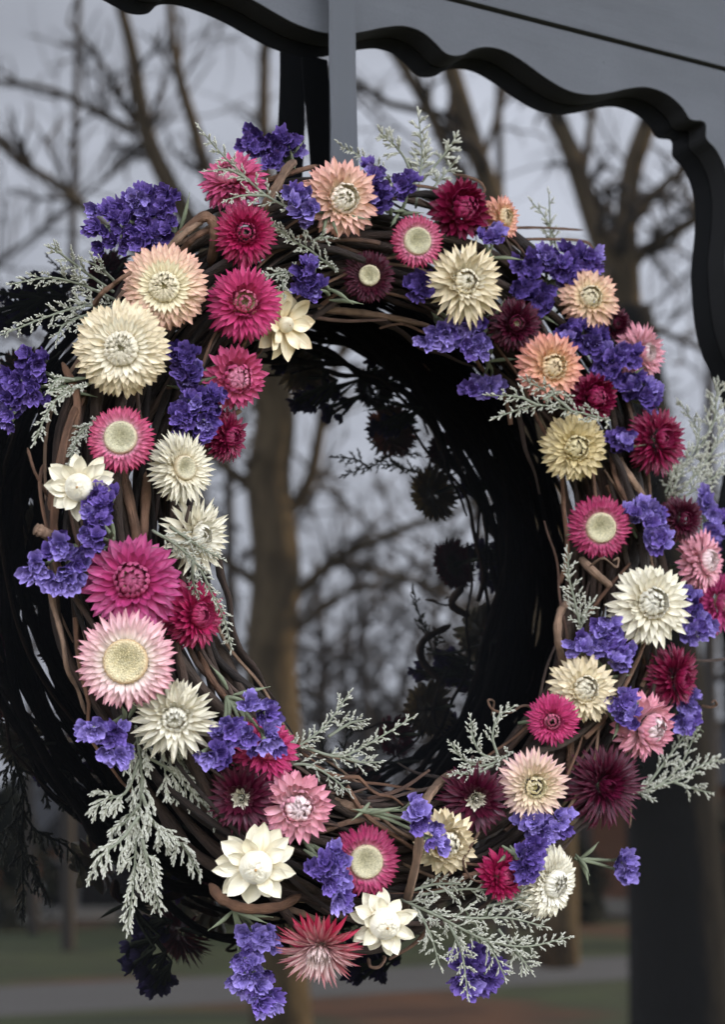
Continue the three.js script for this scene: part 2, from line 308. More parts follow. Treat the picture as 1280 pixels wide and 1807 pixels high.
// ---------------------------------------------------------------- the grapevine ring
M.vine = STD({ vertexColors: true, roughness: .85, bumpMap: barkTex.clone(), bumpScale: .0012 }); M.vine.bumpMap.repeat.set(1, 60);
const VINE = [C(.15, .075, .042), C(.095, .05, .032), C(.22, .135, .085), C(.075, .046, .034), C(.16, .085, .05)];
const vineColor = (g, base) => paint(g, (x, y, z) => base.clone().multiplyScalar(.35 + 1.3 * fbm(x * 320, y * 120, z * 320)));
const wreath = thing('grapevine_wreath', 'round wreath of twisted brown grapevines carrying the dried flowers', 'wreath', null, V(RCX, RCY, ZC));
{
  srand(5);
  const add = (g, name) => mesh(name, g.translate(-RCX, -RCY, -ZC), M.vine, wreath);
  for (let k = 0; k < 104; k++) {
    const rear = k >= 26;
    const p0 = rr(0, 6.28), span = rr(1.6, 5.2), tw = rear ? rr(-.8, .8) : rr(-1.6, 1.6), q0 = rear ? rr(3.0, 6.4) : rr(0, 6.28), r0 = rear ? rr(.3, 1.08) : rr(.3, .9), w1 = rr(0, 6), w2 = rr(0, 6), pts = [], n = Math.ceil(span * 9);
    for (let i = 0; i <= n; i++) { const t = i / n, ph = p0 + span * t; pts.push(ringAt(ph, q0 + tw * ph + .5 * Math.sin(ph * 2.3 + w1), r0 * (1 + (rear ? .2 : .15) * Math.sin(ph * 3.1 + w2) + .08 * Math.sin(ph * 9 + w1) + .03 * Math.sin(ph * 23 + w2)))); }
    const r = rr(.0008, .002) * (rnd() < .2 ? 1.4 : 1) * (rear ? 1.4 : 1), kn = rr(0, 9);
    add(vineColor(tube(pts, (t) => r * (.75 + .35 * Math.sin(Math.PI * t)) * Math.min(1, .25 + t * 9, .25 + (1 - t) * 9) * (.8 + .4 * noise(t * 40, kn, 1)) * (1 + .45 * Math.pow(Math.max(0, Math.sin(t * 31 + kn)), 24)), 7, true, n * 3), VINE[k % 5].clone().multiplyScalar(rear ? .2 : .34)), 'vine');  // colour scaled down to paint the shade between blossoms, rear vines most
  }
  for (let k = 0; k < 34; k++) {                                    // thin wiry runners over the bundle
    const p0 = rr(0, 6.28), span = rr(.4, 1.5), q0 = rr(-.5, 3.6), tw = rr(-1.5, 1.5), w1 = rr(0, 6), pts = [], n = Math.ceil(span * 14);
    for (let i = 0; i <= n; i++) { const t = i / n, ph = p0 + span * t; pts.push(ringAt(ph, q0 + tw * t, 1.02 + .14 * Math.sin(t * 5 + w1) + .05 * Math.sin(t * 17 + w1))); }
    add(vineColor(tube(pts, [rr(.0009, .0018), .0007], 5, true, n * 2), VINE[k % 5].clone().multiplyScalar(1.15)), 'vine');
  }
  for (let k = 0; k < 26; k++) {                                    // short stray twigs
    const ph = rr(0, 6.28), q = rr(-.2, 3.3), a = ringAt(ph, q, .8), d = V(rr(-1, 1), rr(-1, 1), rr(-.1, .5)).normalize(), L = rr(.025, .06);
    const T = V(-RX * Math.sin(ph), RY * Math.cos(ph), 0).normalize().multiplyScalar(rnd() < .5 ? 1 : -1); d.multiplyScalar(.6).add(T).normalize();
    add(vineColor(tube([a, a.clone().addScaledVector(d, L * .5).add(V(rr(-.004, .004), rr(-.004, .004), 0)), a.clone().addScaledVector(d, L)], [.0016, .0008], 5), VINE[k % 5]), 'twig');
  }
  const px = (list, r0, r1, color = 0, name = 'vine', sides = 7) => add(vineColor(tube(list.map(([x, y, z]) => onW(x, y, z + .01)), (t) => (r0 + (r1 - r0) * t) * .8 * (.82 + .36 * noise(t * list.length * 4, r0 * 9e3, list[0][0])) * Math.min(1, .35 + t * 10, .35 + (1 - t) * 10), sides, true, list.length * 8), VINE[color]), name);
  // twigs and loops that can be read one by one
  px([[292, 440, .06], [330, 405, .075], [362, 382, .085], [376, 392, .086], [378, 425, .08], [370, 470, .06]], .0036, .0036, 4);
  px([[290, 445, .075], [325, 412, .082], [360, 388, .082]], .0028, .0022, 2); px([[318, 445, .07], [345, 418, .08], [372, 404, .08]], .0022, .002, 0);
  px([[520, 285, .062], [505, 300, .085], [488, 330, .092], [470, 360, .088], [462, 400, .07]], .0034, .003, 2);
  px([[470, 340, .07], [520, 330, .085], [560, 322, .085], [580, 318, .07]], .0034, .003, 4); px([[440, 330, .06], [510, 306, .075], [560, 292, .07]], .0022, .0018, 0);
  px([[110, 640, .06], [135, 700, .07], [125, 780, .075], [95, 850, .07], [88, 900, .07]], .0028, .0026, 0); px([[150, 690, .06], [118, 760, .08], [100, 860, .08], [95, 960, .07], [110, 1040, .06]], .003, .0024, 0);
  px([[48, 790, .07], [60, 830, .075], [75, 860, .07], [85, 880, .06]], .0012, .0008, 0, 'tendril', 5); px([[75, 820, .06], [70, 860, .075], [82, 930, .075], [90, 940, .07]], .0014, .001, 0, 'tendril', 5);
  px([[215, 820, .06], [225, 870, .07], [238, 930, .072], [245, 1000, .06]], .0034, .003, 4); px([[262, 800, .06], [258, 860, .068], [254, 930, .07], [250, 1000, .06]], .0034, .0034, 4);
  px([[85, 1000, .06], [92, 1060, .07], [110, 1130, .075], [118, 1180, .07], [138, 1220, .06], [150, 1260, .055]], .002, .0012, 2, 'vine', 6);
  px([[60, 932, .085], [78, 940, .085], [100, 955, .075]], .004, .0036, 2, 'twig');
  px([[350, 1150, .06], [375, 1200, .068], [405, 1240, .066], [430, 1270, .06]], .0024, .002, 0); px([[310, 1220, .05], [345, 1300, .055], [395, 1390, .06]], .003, .0026, 2);
  px([[800, 1360, .05], [770, 1388, .075], [750, 1420, .095], [742, 1470, .1], [735, 1520, .098], [722, 1575, .085], [715, 1610, .06]], .0034, .0032, 2);
  px([[570, 1405, .06], [610, 1420, .07], [650, 1432, .07], [690, 1440, .06]], .003, .003, 2); px([[560, 1470, .06], [620, 1450, .07], [690, 1442, .065]], .0024, .002, 4);
  px([[370, 1560, .05], [395, 1588, .06], [430, 1602, .066], [490, 1600, .068], [530, 1580, .06]], .0036, .0034, 0); px([[500, 1600, .055], [540, 1615, .06], [570, 1630, .055]], .0026, .002, 2);
  px([[1085, 800, .06], [1112, 840, .085], [1140, 880, .085]], .0032, .0026, 2); px([[1078, 800, .06], [1090, 850, .08], [1110, 890, .08]], .0024, .002, 0);
  px([[1025, 985, .07], [1050, 1010, .085], [1080, 1035, .085]], .0036, .003, 2); px([[995, 1175, .07], [985, 1120, .08], [988, 1085, .08], [1005, 1060, .07]], .0034, .003, 2);
  px([[945, 1290, .05], [950, 1250, .06], [965, 1180, .062], [985, 1130, .06]], .0014, .001, 3, 'twig', 5); px([[1000, 1240, .06], [1008, 1300, .07], [1005, 1380, .07]], .003, .003, 0);
  px([[850, 480, .06], [900, 462, .072], [960, 475, .07], [1010, 520, .06]], .0018, .0014, 0); px([[870, 455, .06], [930, 490, .07], [1000, 540, .06]], .0018, .0014, 4); px([[905, 402, .055], [960, 402, .05], [1030, 406, .05]], .0012, .001, 0, 'twig', 5); px([[890, 425, .05], [960, 422, .05], [1040, 430, .05], [1048, 445, .05]], .0013, .0011, 0, 'twig', 5);
  px([[845, 480, .07], [890, 500, .07], [940, 520, .06]], .002, .0016, 3); px([[560, 545, .05], [660, 555, .05], [760, 575, .045]], .003, .0024, 2);
  px([[800, 308, .06], [825, 312, .075], [848, 322, .08], [856, 336, .08], [850, 343, .078], [846, 336, .076]], .0013, .0009, 4, 'tendril', 5);
  px([[950, 1255, .07], [925, 1245, .08], [895, 1258, .085], [868, 1250, .085], [862, 1236, .085], [872, 1238, .083], [868, 1262, .08]], .0011, .0008, 4, 'tendril', 5);
  px([[1238, 1245, .06], [1255, 1248, .065], [1266, 1244, .068], [1262, 1236, .07], [1256, 1240, .07]], .0012, .0008, 4, 'tendril', 5); px([[1205, 1160, .06], [1240, 1166, .06], [1290, 1162, .055]], .0013, .001, 3, 'twig', 5);
  px([[650, 1690, .075], [655, 1706, .082], [670, 1706, .082], [680, 1690, .08], [676, 1688, .076]], .0014, .001, 4, 'tendril', 5);
  px([[840, 1480, .09], [845, 1470, .1], [825, 1505, .1], [818, 1520, .1], [832, 1550, .095], [870, 1555, .08]], .001, .0008, 4, 'tendril', 5);
  px([[1040, 1000, .09], [1065, 985, .105], [1090, 1000, .1], [1092, 985, .1], [1082, 990, .1]], .001, .0007, 2, 'tendril', 5); px([[1112, 1410, .05], [1114, 1440, .05], [1112, 1462, .05]], .0011, .0008, 2, 'twig', 5);
  px([[190, 510, .08], [212, 492, .09], [232, 480, .09]], .0018, .0014, 4, 'twig', 5); px([[165, 540, .07], [182, 515, .085], [205, 498, .085]], .002, .0016, 4, 'twig', 5);
}

// ---------------------------------------------------------------- strawflowers
const streak = dataTex(128, 128, (u, v) => { const n = .5 + .3 * (noise(u * 22, v * 1.5, 3) - .5) + .35 * (noise(u * 46, v * 3, 8) - .5); return [n, n, n]; });
const petalMat = (tr) => new THREE.MeshPhysicalMaterial({ bumpMap: streak, bumpScale: .0005, vertexColors: true, side: THREE.DoubleSide, roughness: .3, specularIntensity: 1 });
M.petal = petalMat(0);
M.disc = STD({ vertexColors: true, roughness: .9 });
M.green = STD({ color: C(.17, .19, .115), roughness: .85 });
M.greenStem = STD({ color: C(.16, .19, .11), roughness: .8 });
function petalGeo(o, col) {                                        // o: L, W, cup, curl, k (tip), b (base width)
  const nu = o.nu ?? 7, nv = 4, pos = [], uv = [], idx = [], cs = [], st = rnd() * 50, tw = rr(-.15, .15), jag = rr(-.05, .05);
  let x = 0, z = 0; const top = .5;
  for (let i = 0; i <= nu; i++) {
    const t = i / nu, a = o.curl * (t - .15) * (1 + .5 * t);
    if (i) { x += Math.cos(a) * o.L / nu; z += Math.sin(a) * o.L / nu; }
    const s = Math.max(0, (t - top) / (1 - top));
    const w = o.W / 2 * (t < top ? o.b + (1 - o.b) * Math.sin(t / top * Math.PI / 2) : Math.max(.03, 1 - Math.pow(s, o.k)));
    for (let j = 0; j <= nv; j++) {
      const v = j / nv * 2 - 1, h = o.cup * w * (v * v - .3) - .1 * w * Math.max(0, 1 - Math.abs(v) * 3) + .03 * w * Math.sin(v * 6 + st);
      pos.push(x - Math.sin(a) * h, v * w + jag * o.L * t * t, z + Math.cos(a) * h + tw * v * w * t); uv.push(j / nv, t);
      const c = col(t, v), n = .78 + .44 * noise(v * 4.5 + st, t * 1.6, st); cs.push(c.r * n, c.g * n, c.b * n);
    }
  }
  for (let i = 0; i < nu; i++) for (let j = 0; j < nv; j++) { const a = i * (nv + 1) + j, c = a + nv + 1; idx.push(a, c, c + 1, a, c + 1, a + 1); }
  const g = new THREE.BufferGeometry(); g.setAttribute('position', new THREE.Float32BufferAttribute(pos, 3)); g.setAttribute('uv', new THREE.Float32BufferAttribute(uv, 2)); g.setAttribute('color', new THREE.Float32BufferAttribute(cs, 3));
  g.setIndex(idx); g.computeVertexNormals(); return g;
}
// palettes: petal foot, middle, tip; the inner bracts; the disc
const P = {
  cream: [C(.76, .58, .31), C(.80, .70, .49), C(.76, .60, .36), C(.82, .74, .56), C(.58, .51, .33)],
  white: [C(.74, .62, .38), C(.80, .74, .58), C(.79, .72, .54), C(.82, .77, .63), C(.58, .53, .38)],
  butter: [C(.66, .50, .2), C(.68, .56, .3), C(.62, .48, .24), C(.74, .63, .36), C(.5, .38, .15)],
  peachcream: [C(.82, .68, .42), C(.80, .58, .38), C(.74, .36, .28), C(.84, .74, .5), C(.6, .5, .24)],
  blush: [C(.84, .72, .5), C(.82, .52, .38), C(.78, .36, .3), C(.86, .78, .62), C(.6, .58, .34)],
  peach: [C(.82, .56, .3), C(.8, .44, .28), C(.74, .25, .22), C(.84, .66, .4), C(.66, .36, .12)],
  pale: [C(.86, .76, .66), C(.8, .44, .46), C(.68, .24, .3), C(.84, .7, .58), C(.66, .57, .36)],
  palecream: [C(.84, .74, .5), C(.82, .52, .5), C(.72, .34, .4), C(.84, .74, .46), C(.66, .56, .24)],
  rose: [C(.8, .48, .5), C(.79, .38, .43), C(.72, .24, .33), C(.84, .66, .64), C(.7, .5, .3)],
  pink: [C(.64, .15, .24), C(.64, .11, .24), C(.58, .07, .2), C(.7, .24, .34), C(.5, .3, .2)],
  hot: [C(.58, .05, .16), C(.56, .04, .17), C(.5, .025, .13), C(.66, .17, .26), C(.56, .5, .26)],
  hotwhite: [C(.8, .5, .54), C(.6, .07, .2), C(.46, .012, .075), C(.75, .35, .42), C(.58, .54, .38)],
  magenta: [C(.48, .04, .15), C(.45, .04, .165), C(.42, .06, .19), C(.5, .1, .2), C(.62, .56, .38)],
  magwhite: [C(.64, .3, .34), C(.42, .02, .12), C(.3, .01, .06), C(.6, .2, .24), C(.58, .53, .36)],
  crimson: [C(.4, .012, .065), C(.42, .014, .085), C(.38, .02, .09), C(.48, .05, .14), C(.2, .02, .03)],
  wine: [C(.18, .005, .026), C(.19, .006, .036), C(.24, .012, .06), C(.32, .025, .09), C(.3, .12, .06)],
  burgundy: [C(.03, .003, .008), C(.045, .003, .012), C(.1, .006, .026), C(.14, .01, .04), C(.58, .53, .36)],
  redwhite: [C(.46, .02, .06), C(.5, .024, .07), C(.52, .035, .085), C(.86, .66, .6), C(.6, .4, .2)],
};
// forms: rows of petals from the outside in [count, length, width, elevation deg, curl, base radius, height, shape k, cup]
const FORM = {
  dish: (R, d) => ({ rows: [[40, R * (1 - d) * 1.02, .15 * R, -12, -.3, d * .8, -.07, 1.5, .5], [40, R * (1 - d) * 1.0, .135 * R, -1, -.25, d * .85, -.02, 1.5, .5], [38, R * (1 - d) * .92, .125 * R, 8, -.15, d * .88, .02, 1.5, .5], [36, R * (1 - d) * .74, .115 * R, 18, 0, d * .92, .04, 1.5, .5], [32, R * (1 - d) * .5, .105 * R, 32, .2, d * .95, .06, 1.5, .5]], disc: d }),
  dome: (R, d) => ({ rows: [[44, R * .58, .155 * R, -46, -.3, .42, -.14, 2.4, .45], [44, R * .6, .155 * R, -33, -.3, .41, -.08, 2.4, .45], [44, R * .61, .15 * R, -21, -.33, .4, -.02, 2.4, .45], [42, R * .6, .145 * R, -10, -.36, .38, .03, 2.4, .45], [40, R * .56, .14 * R, 1, -.38, .36, .07, 2.4, .45], [38, R * .5, .135 * R, 10, -.38, .34, .1, 2.3, .45], [34, R * .4, .13 * R, 20, -.3, .32, .13, 2.2, .45]], inner: [[30, R * .3, .12 * R, 30, -.1, .31, .14], [22, R * .3, .13 * R, 76, 1.1, .31, .12], [20, R * .3, .12 * R, 84, 1.3, .27, .1], [14, R * .26, .12 * R, 88, 1.3, .2, .08]], disc: d * .8 }),
  star: (R, d) => ({ rows: [[9, R * .8, .42 * R, -8, .05, .2, -.04, 2.4, .45], [8, R * .76, .4 * R, 8, .1, .2, .02, 2.4, .45], [6, R * .64, .36 * R, 22, .25, .2, .06, 2.3, .5]], bud: d }),
  spiky: (R, d) => ({ rows: [[22, R * .84, .17 * R, -14, -.08, .2, -.07, 1.5, .6], [22, R * .83, .175 * R, -3, .0, .2, -.02, 1.5, .6], [21, R * .78, .17 * R, 8, .05, .2, .02, 1.5, .6], [20, R * .68, .16 * R, 19, .08, .2, .05, 1.5, .6], [18, R * .56, .15 * R, 31, .2, .2, .07, 1.5, .6]], inner: [[16, R * .44, .14 * R, 46, .5, .22, .08], [16, R * .34, .14 * R, 68, 1.0, .24, .07], [12, R * .3, .13 * R, 78, 1.2, .17, .06]], disc: d }),
  petaled: (R, d) => ({ rows: [[26, R * .76, .2 * R, -22, -.2, .25, -.1, 2.2, .5], [26, R * .77, .2 * R, -11, -.18, .25, -.05, 2.2, .5], [26, R * .75, .195 * R, 0, -.15, .25, .0, 2.2, .5], [24, R * .69, .185 * R, 10, -.1, .25, .04, 2.2, .5], [23, R * .6, .175 * R, 21, 0, .25, .07, 2.1, .5], [20, R * .48, .165 * R, 35, .3, .26, .09, 2.0, .5]], inner: [[18, R * .4, .155 * R, 60, .9, .28, .08], [15, R * .38, .15 * R, 71, 1.15, .23, .08], [11, R * .32, .14 * R, 80, 1.3, .16, .06]], disc: d }),
  pom: (R, d) => ({ rows: [[36, R * .6, .16 * R, -44, -.2, .42, -.16, 1.5, .5], [36, R * .64, .155 * R, -22, -.15, .4, -.06, 1.5, .5], [36, R * .64, .15 * R, -2, -.1, .38, .02, 1.5, .5], [34, R * .6, .145 * R, 16, -.05, .34, .09, 1.5, .5], [30, R * .52, .14 * R, 34, .1, .3, .14, 1.5, .5], [26, R * .42, .13 * R, 52, .4, .26, .16, 1.5, .5]], inner: [[18, R * .36, .125 * R, 62, .9, .22, .15], [14, R * .3, .12 * R, 72, 1.0, .15, .12]], disc: d }),
  ball: (R, d) => ({ rows: [[24, R * .66, .25 * R, -18, -.1, .34, -.14, 1.9, .55], [24, R * .67, .24 * R, 2, .1, .34, -.07, 1.9, .55], [22, R * .66, .23 * R, 18, .35, .34, .0, 1.9, .55], [20, R * .62, .22 * R, 34, .6, .32, .06, 1.9, .55], [18, R * .56, .21 * R, 50, .9, .28, .1, 1.9, .55]], inner: [[15, R * .52, .19 * R, 60, 1.3, .26, .11], [12, R * .44, .17 * R, 70, 1.45, .19, .12], [9, R * .36, .15 * R, 78, 1.5, .12, .12]], disc: d }),
  tuft: (R, d) => ({ rows: [[30, R * .84, .17 * R, -22, -.1, .2, -.1, 1.5, .5], [30, R * .83, .16 * R, -4, -.05, .2, -.04, 1.5, .5], [28, R * .78, .155 * R, 12, 0, .2, .02, 1.5, .5], [26, R * .68, .15 * R, 28, .05, .2, .06, 1.5, .5], [22, R * .54, .14 * R, 46, .2, .2, .08, 1.5, .5]], spikes: d }),
  fringe: (R, d) => ({ rows: [[26, R * .9, .17 * R, -8, -.2, .2, -.06, 1.4, .5], [34, R * .88, .11 * R, 8, -.25, .22, -.02, 1.4, .5], [36, R * .84, .1 * R, 22, -.25, .22, .02, 1.4, .5], [34, R * .74, .095 * R, 36, -.15, .22, .05, 1.4, .5], [30, R * .6, .09 * R, 52, .05, .2, .06, 1.4, .5]], inner: [[24, R * .5, .085 * R, 64, .3, .16, .06], [18, R * .44, .08 * R, 74, .6, .1, .05]], disc: d }),
};
function strawflower(px, py, d, form, pal, tx, ty, dz, dr, label, group, bendTo) {
  const z = zAt(px, py) + .006 + dz, pos = onPlane(px, py, z), R = 1.06 * d / 2 * depthOf(pos) / F, pl = P[pal], f = FORM[form](R, dr);
  const n = DIR.clone().negate().addScaledVector(RIGHT, (tx > .45 ? tx * 1.5 : tx) + rr(-.12, .12)).addScaledVector(UPC, ty + rr(-.12, .12)).normalize();
  const q = new THREE.Quaternion().setFromUnitVectors(V(0, 0, 1), n).multiply(new THREE.Quaternion().setFromAxisAngle(V(0, 0, 1), rnd() * 6.28));
  const t = thing('strawflower', label, 'strawflower', group, pos, q);
  const lop = rr(0, 6.28), calm = form === 'dome' || form === 'dish' ? .6 : 1, lean = rr(3, 9) * calm, warp = rr(0, 6.28), long = rr(.03, .09);
  f.rows.forEach(([cnt, L, W, el, curl, rb, h, k, cup], row) => {
    const inn = row / f.rows.length, col = (u, v) => { const a = mix(mix(pl[0], pl[1], u / .5), pl[2], (u - .5) / .5); if (form === 'dish') return mix(a, pl[0], inn * (pal === 'pale' ? .9 : pal === 'white' ? .3 : pal === 'magwhite' ? .2 : .4) * (1 - .5 * u)); return mix(a, pl[3], ((form === 'fringe' && pal !== 'burgundy') || pal === 'palecream' ? Math.min(1, inn * 1.25) * (.55 + .45 * u) : inn * .22) * (1 - Math.abs(v) * .3)); };
    const vars = [0, 1, 2, 3].map(() => petalGeo({ L: L * rr(.94, 1.04), W: W * rr(.92, 1.12), cup, curl: curl + rr(-.3, .3), k, b: .45 }, col));
    const off = rnd() * 6.28;
    for (let i = 0; i < cnt; i++) {
      if (rnd() < .045) continue;
      const ph = off + (i + rr(-.22, .22)) / cnt * 6.283, m = mesh('petal', vars[Math.floor(rnd() * 4)], M.petal, t), s = (1 + rr(-.14, .06) * calm) * (1 + long * Math.sin(ph + warp)) * (rnd() < .05 ? .75 : 1);
      m.position.set(Math.cos(ph) * rb * R, Math.sin(ph) * rb * R, h * R + rr(-.012, .012) * R); m.rotation.set(rr(-.3, .3), -(el + lean * Math.sin(ph + lop) + rr(-9, 9) * calm + (rnd() < .06 ? rr(-22, 18) : 0)) * Math.PI / 180, ph + rr(-.05, .05), 'ZYX'); m.scale.set(s, rr(.9, 1.08), s);
    }
  });
  const baked = [];
  const bake = (g, ph, rb, h, el, s = 1) => { const m = new THREE.Object3D(); m.position.set(Math.cos(ph) * rb, Math.sin(ph) * rb, h); m.rotation.set(rr(-.15, .15), -el, ph, 'ZYX'); m.scale.setScalar(s); m.updateMatrix(); baked.push(g.clone().applyMatrix4(m.matrix)); };
  for (const [cnt, L, W, el, curl, rb, h] of f.inner ?? []) {
    const g = [0, 1].map(() => petalGeo({ L, W, cup: .5, curl, k: 1.6, b: .55, nu: 7 }, (u) => mix(pl[3], pl[2], (u - .75) * .6))), off = rnd() * 6;
    for (let i = 0; i < cnt; i++) bake(g[i % 2], off + (i + rr(-.2, .2)) / cnt * 6.283, rb * R, h * R, (el + rr(-6, 6)) * Math.PI / 180, rr(.88, 1.08));
  }
  if (f.spikes) for (let i = 0; i < 34; i++) {
    const a = i * 2.4, rad = f.spikes * R * Math.sqrt(i / 34) * .8, g = petalGeo({ L: R * f.spikes * rr(.8, 1.2), W: R * .12, cup: .5, curl: rr(-.2, .3), k: 1.5, b: .5, nu: 4 }, () => mix(P.white[1], pl[2], i / 34 > .75 ? .7 : .05));
    bake(g, a, rad, .05 * R, (85 - 60 * i / 34 + rr(-10, 10)) * Math.PI / 180);
  }
  if (f.bud) {
    const r = f.bud * R, egg = (th, ph, k) => V(Math.sin(th) * Math.cos(ph) * r * k, Math.sin(th) * Math.sin(ph) * r * k, r * (.5 + Math.cos(th) * 1.12 * k));
    [[4, 1.04, .62, 1.25], [4, 1.02, .45, 1.15], [4, 1.0, .3, 1.1], [3, .98, .16, 1.2], [3, .95, .06, 1.3]].forEach(([c, k, tip, hw], layer) => {
      const off = rnd() * 6;
      for (let i = 0; i < c; i++) {
        const g = new THREE.PlaneGeometry(1, 1, 10, 9), p = g.attributes.position, cs = [], ph0 = off + i / c * 6.283 + rr(-.15, .15), tp = tip + rr(-.06, .06), kk = k * rr(.99, 1.02), st = rnd() * 30;
        for (let m = 0; m < p.count; m++) {
          const v = p.getX(m) * 2, u = p.getY(m) + .5, w = u < .5 ? 1 : Math.max(.04, 1 - Math.pow((u - .5) / .5, 2.1)), th = 2.0 + (tp - 2.0) * u, q = egg(th, ph0 + v * hw * w, kk + .025 * (1 - v * v) - .012 * u + .006 * Math.sin(v * 5 + st));
          p.setXYZ(m, q.x, q.y, q.z); const n = .86 + .22 * noise(v * 5 + st, u * 2, st), cc = mix(mix(pl[3], pl[1], .3), pl[0], Math.max(0, u - .8) * 2.2 + (layer > 2 ? .35 : .12) * Math.abs(v)); cs.push(cc.r * n, cc.g * n, cc.b * n);
        }
        g.setAttribute('color', new THREE.Float32BufferAttribute(cs, 3)); g.computeVertexNormals(); baked.push(g);
      }
    });
    const core = new THREE.SphereGeometry(1, 24, 18).rotateX(Math.PI / 2), cp = core.attributes.position;
    for (let m = 0; m < cp.count; m++) cp.setXYZ(m, cp.getX(m) * r * .92, cp.getY(m) * r * .92, r * (.5 + cp.getZ(m) * 1.04));
    core.computeVertexNormals(); baked.push(paint(core, () => mix(pl[3], pl[0], .25)));
    const tipG = paint(new THREE.SphereGeometry(r * .11, 8, 6).translate(0, 0, r * 1.52), () => C(.42, .24, .08)); baked.push(tipG);
  }
  if (baked.length) { const b = mesh(f.bud ? 'bud' : 'inner_petals', mergeGeometries(baked), M.petal, t); if (!f.bud) b.userData.kind = 'stuff'; }
  if (f.disc) {
    const r = f.disc * R, hz = form === 'dish' ? .12 * R : .14 * R, big = form === 'dish';
    const prof = [[.001, -.34], [.12, -.3], [.3, -.2], [.5, -.04], [.7, .13], [.86, .2], [.96, .12], [1.0, -.1], [1.0, -.5]].map(([x, y]) => new THREE.Vector2(x * r, y * r * (big ? 1 : .6)));
    const g = new THREE.LatheGeometry(prof, 36).rotateX(Math.PI / 2).translate(0, 0, hz);
    const rim = mix(pl[4], C(.42, .22, .07), pal === 'pale' ? .7 : .4), tone = (u) => mix(mix(pl[4], C(.5, .47, .31), .5 * (1 - u)), rim, Math.max(0, (u - .8) * 4));
    const gs = [paint(g, (x, y) => tone(Math.hypot(x, y) / r).multiplyScalar(rr(.85, 1.1)))];
    const nd = big ? 230 : 90, dot = new THREE.ConeGeometry(r * (big ? .07 : .095), r * .17, 5).rotateX(Math.PI / 2);
    for (let i = 0; i < nd; i++) {
      const u = Math.sqrt((i + .5) / nd), a = i * 2.39996, hh = u < .5 ? -.34 + .6 * u : u < .86 ? -.04 + (u - .5) * .66 : .2 - (u - .86) * 1.2;
      const c = tone(u).multiplyScalar(rr(.74, 1.2)); gs.push(paint(dot.clone().rotateX(rr(-.3, .3)).translate(Math.cos(a) * u * r * .97, Math.sin(a) * u * r * .97, hz + hh * r * (big ? 1 : .6) + r * (0.02 + .05 * noise(Math.cos(a) * u * 3 + px, Math.sin(a) * u * 3, py))), () => c));
    }
    mesh('disc', mergeGeometries(gs), M.disc, t);
  }
  // stalk that pushes the head into the vines
  const back = toLocal(t, V(pos.x, pos.y, Math.max(.022, pos.z - .035))); back.z = Math.min(back.z, -.3 * R);
  mesh('stem', tube([back, back.clone().multiplyScalar(.5).add(V(0, 0, -.12 * R)), V(0, 0, -.14 * R)], [.0012, .0017], 6), M.greenStem, t);
  return t;
}
srand(101);
const GC = 'cream strawflowers on the wreath', GP = 'pink and red strawflowers on the wreath', GB = 'dark burgundy strawflowers on the wreath';
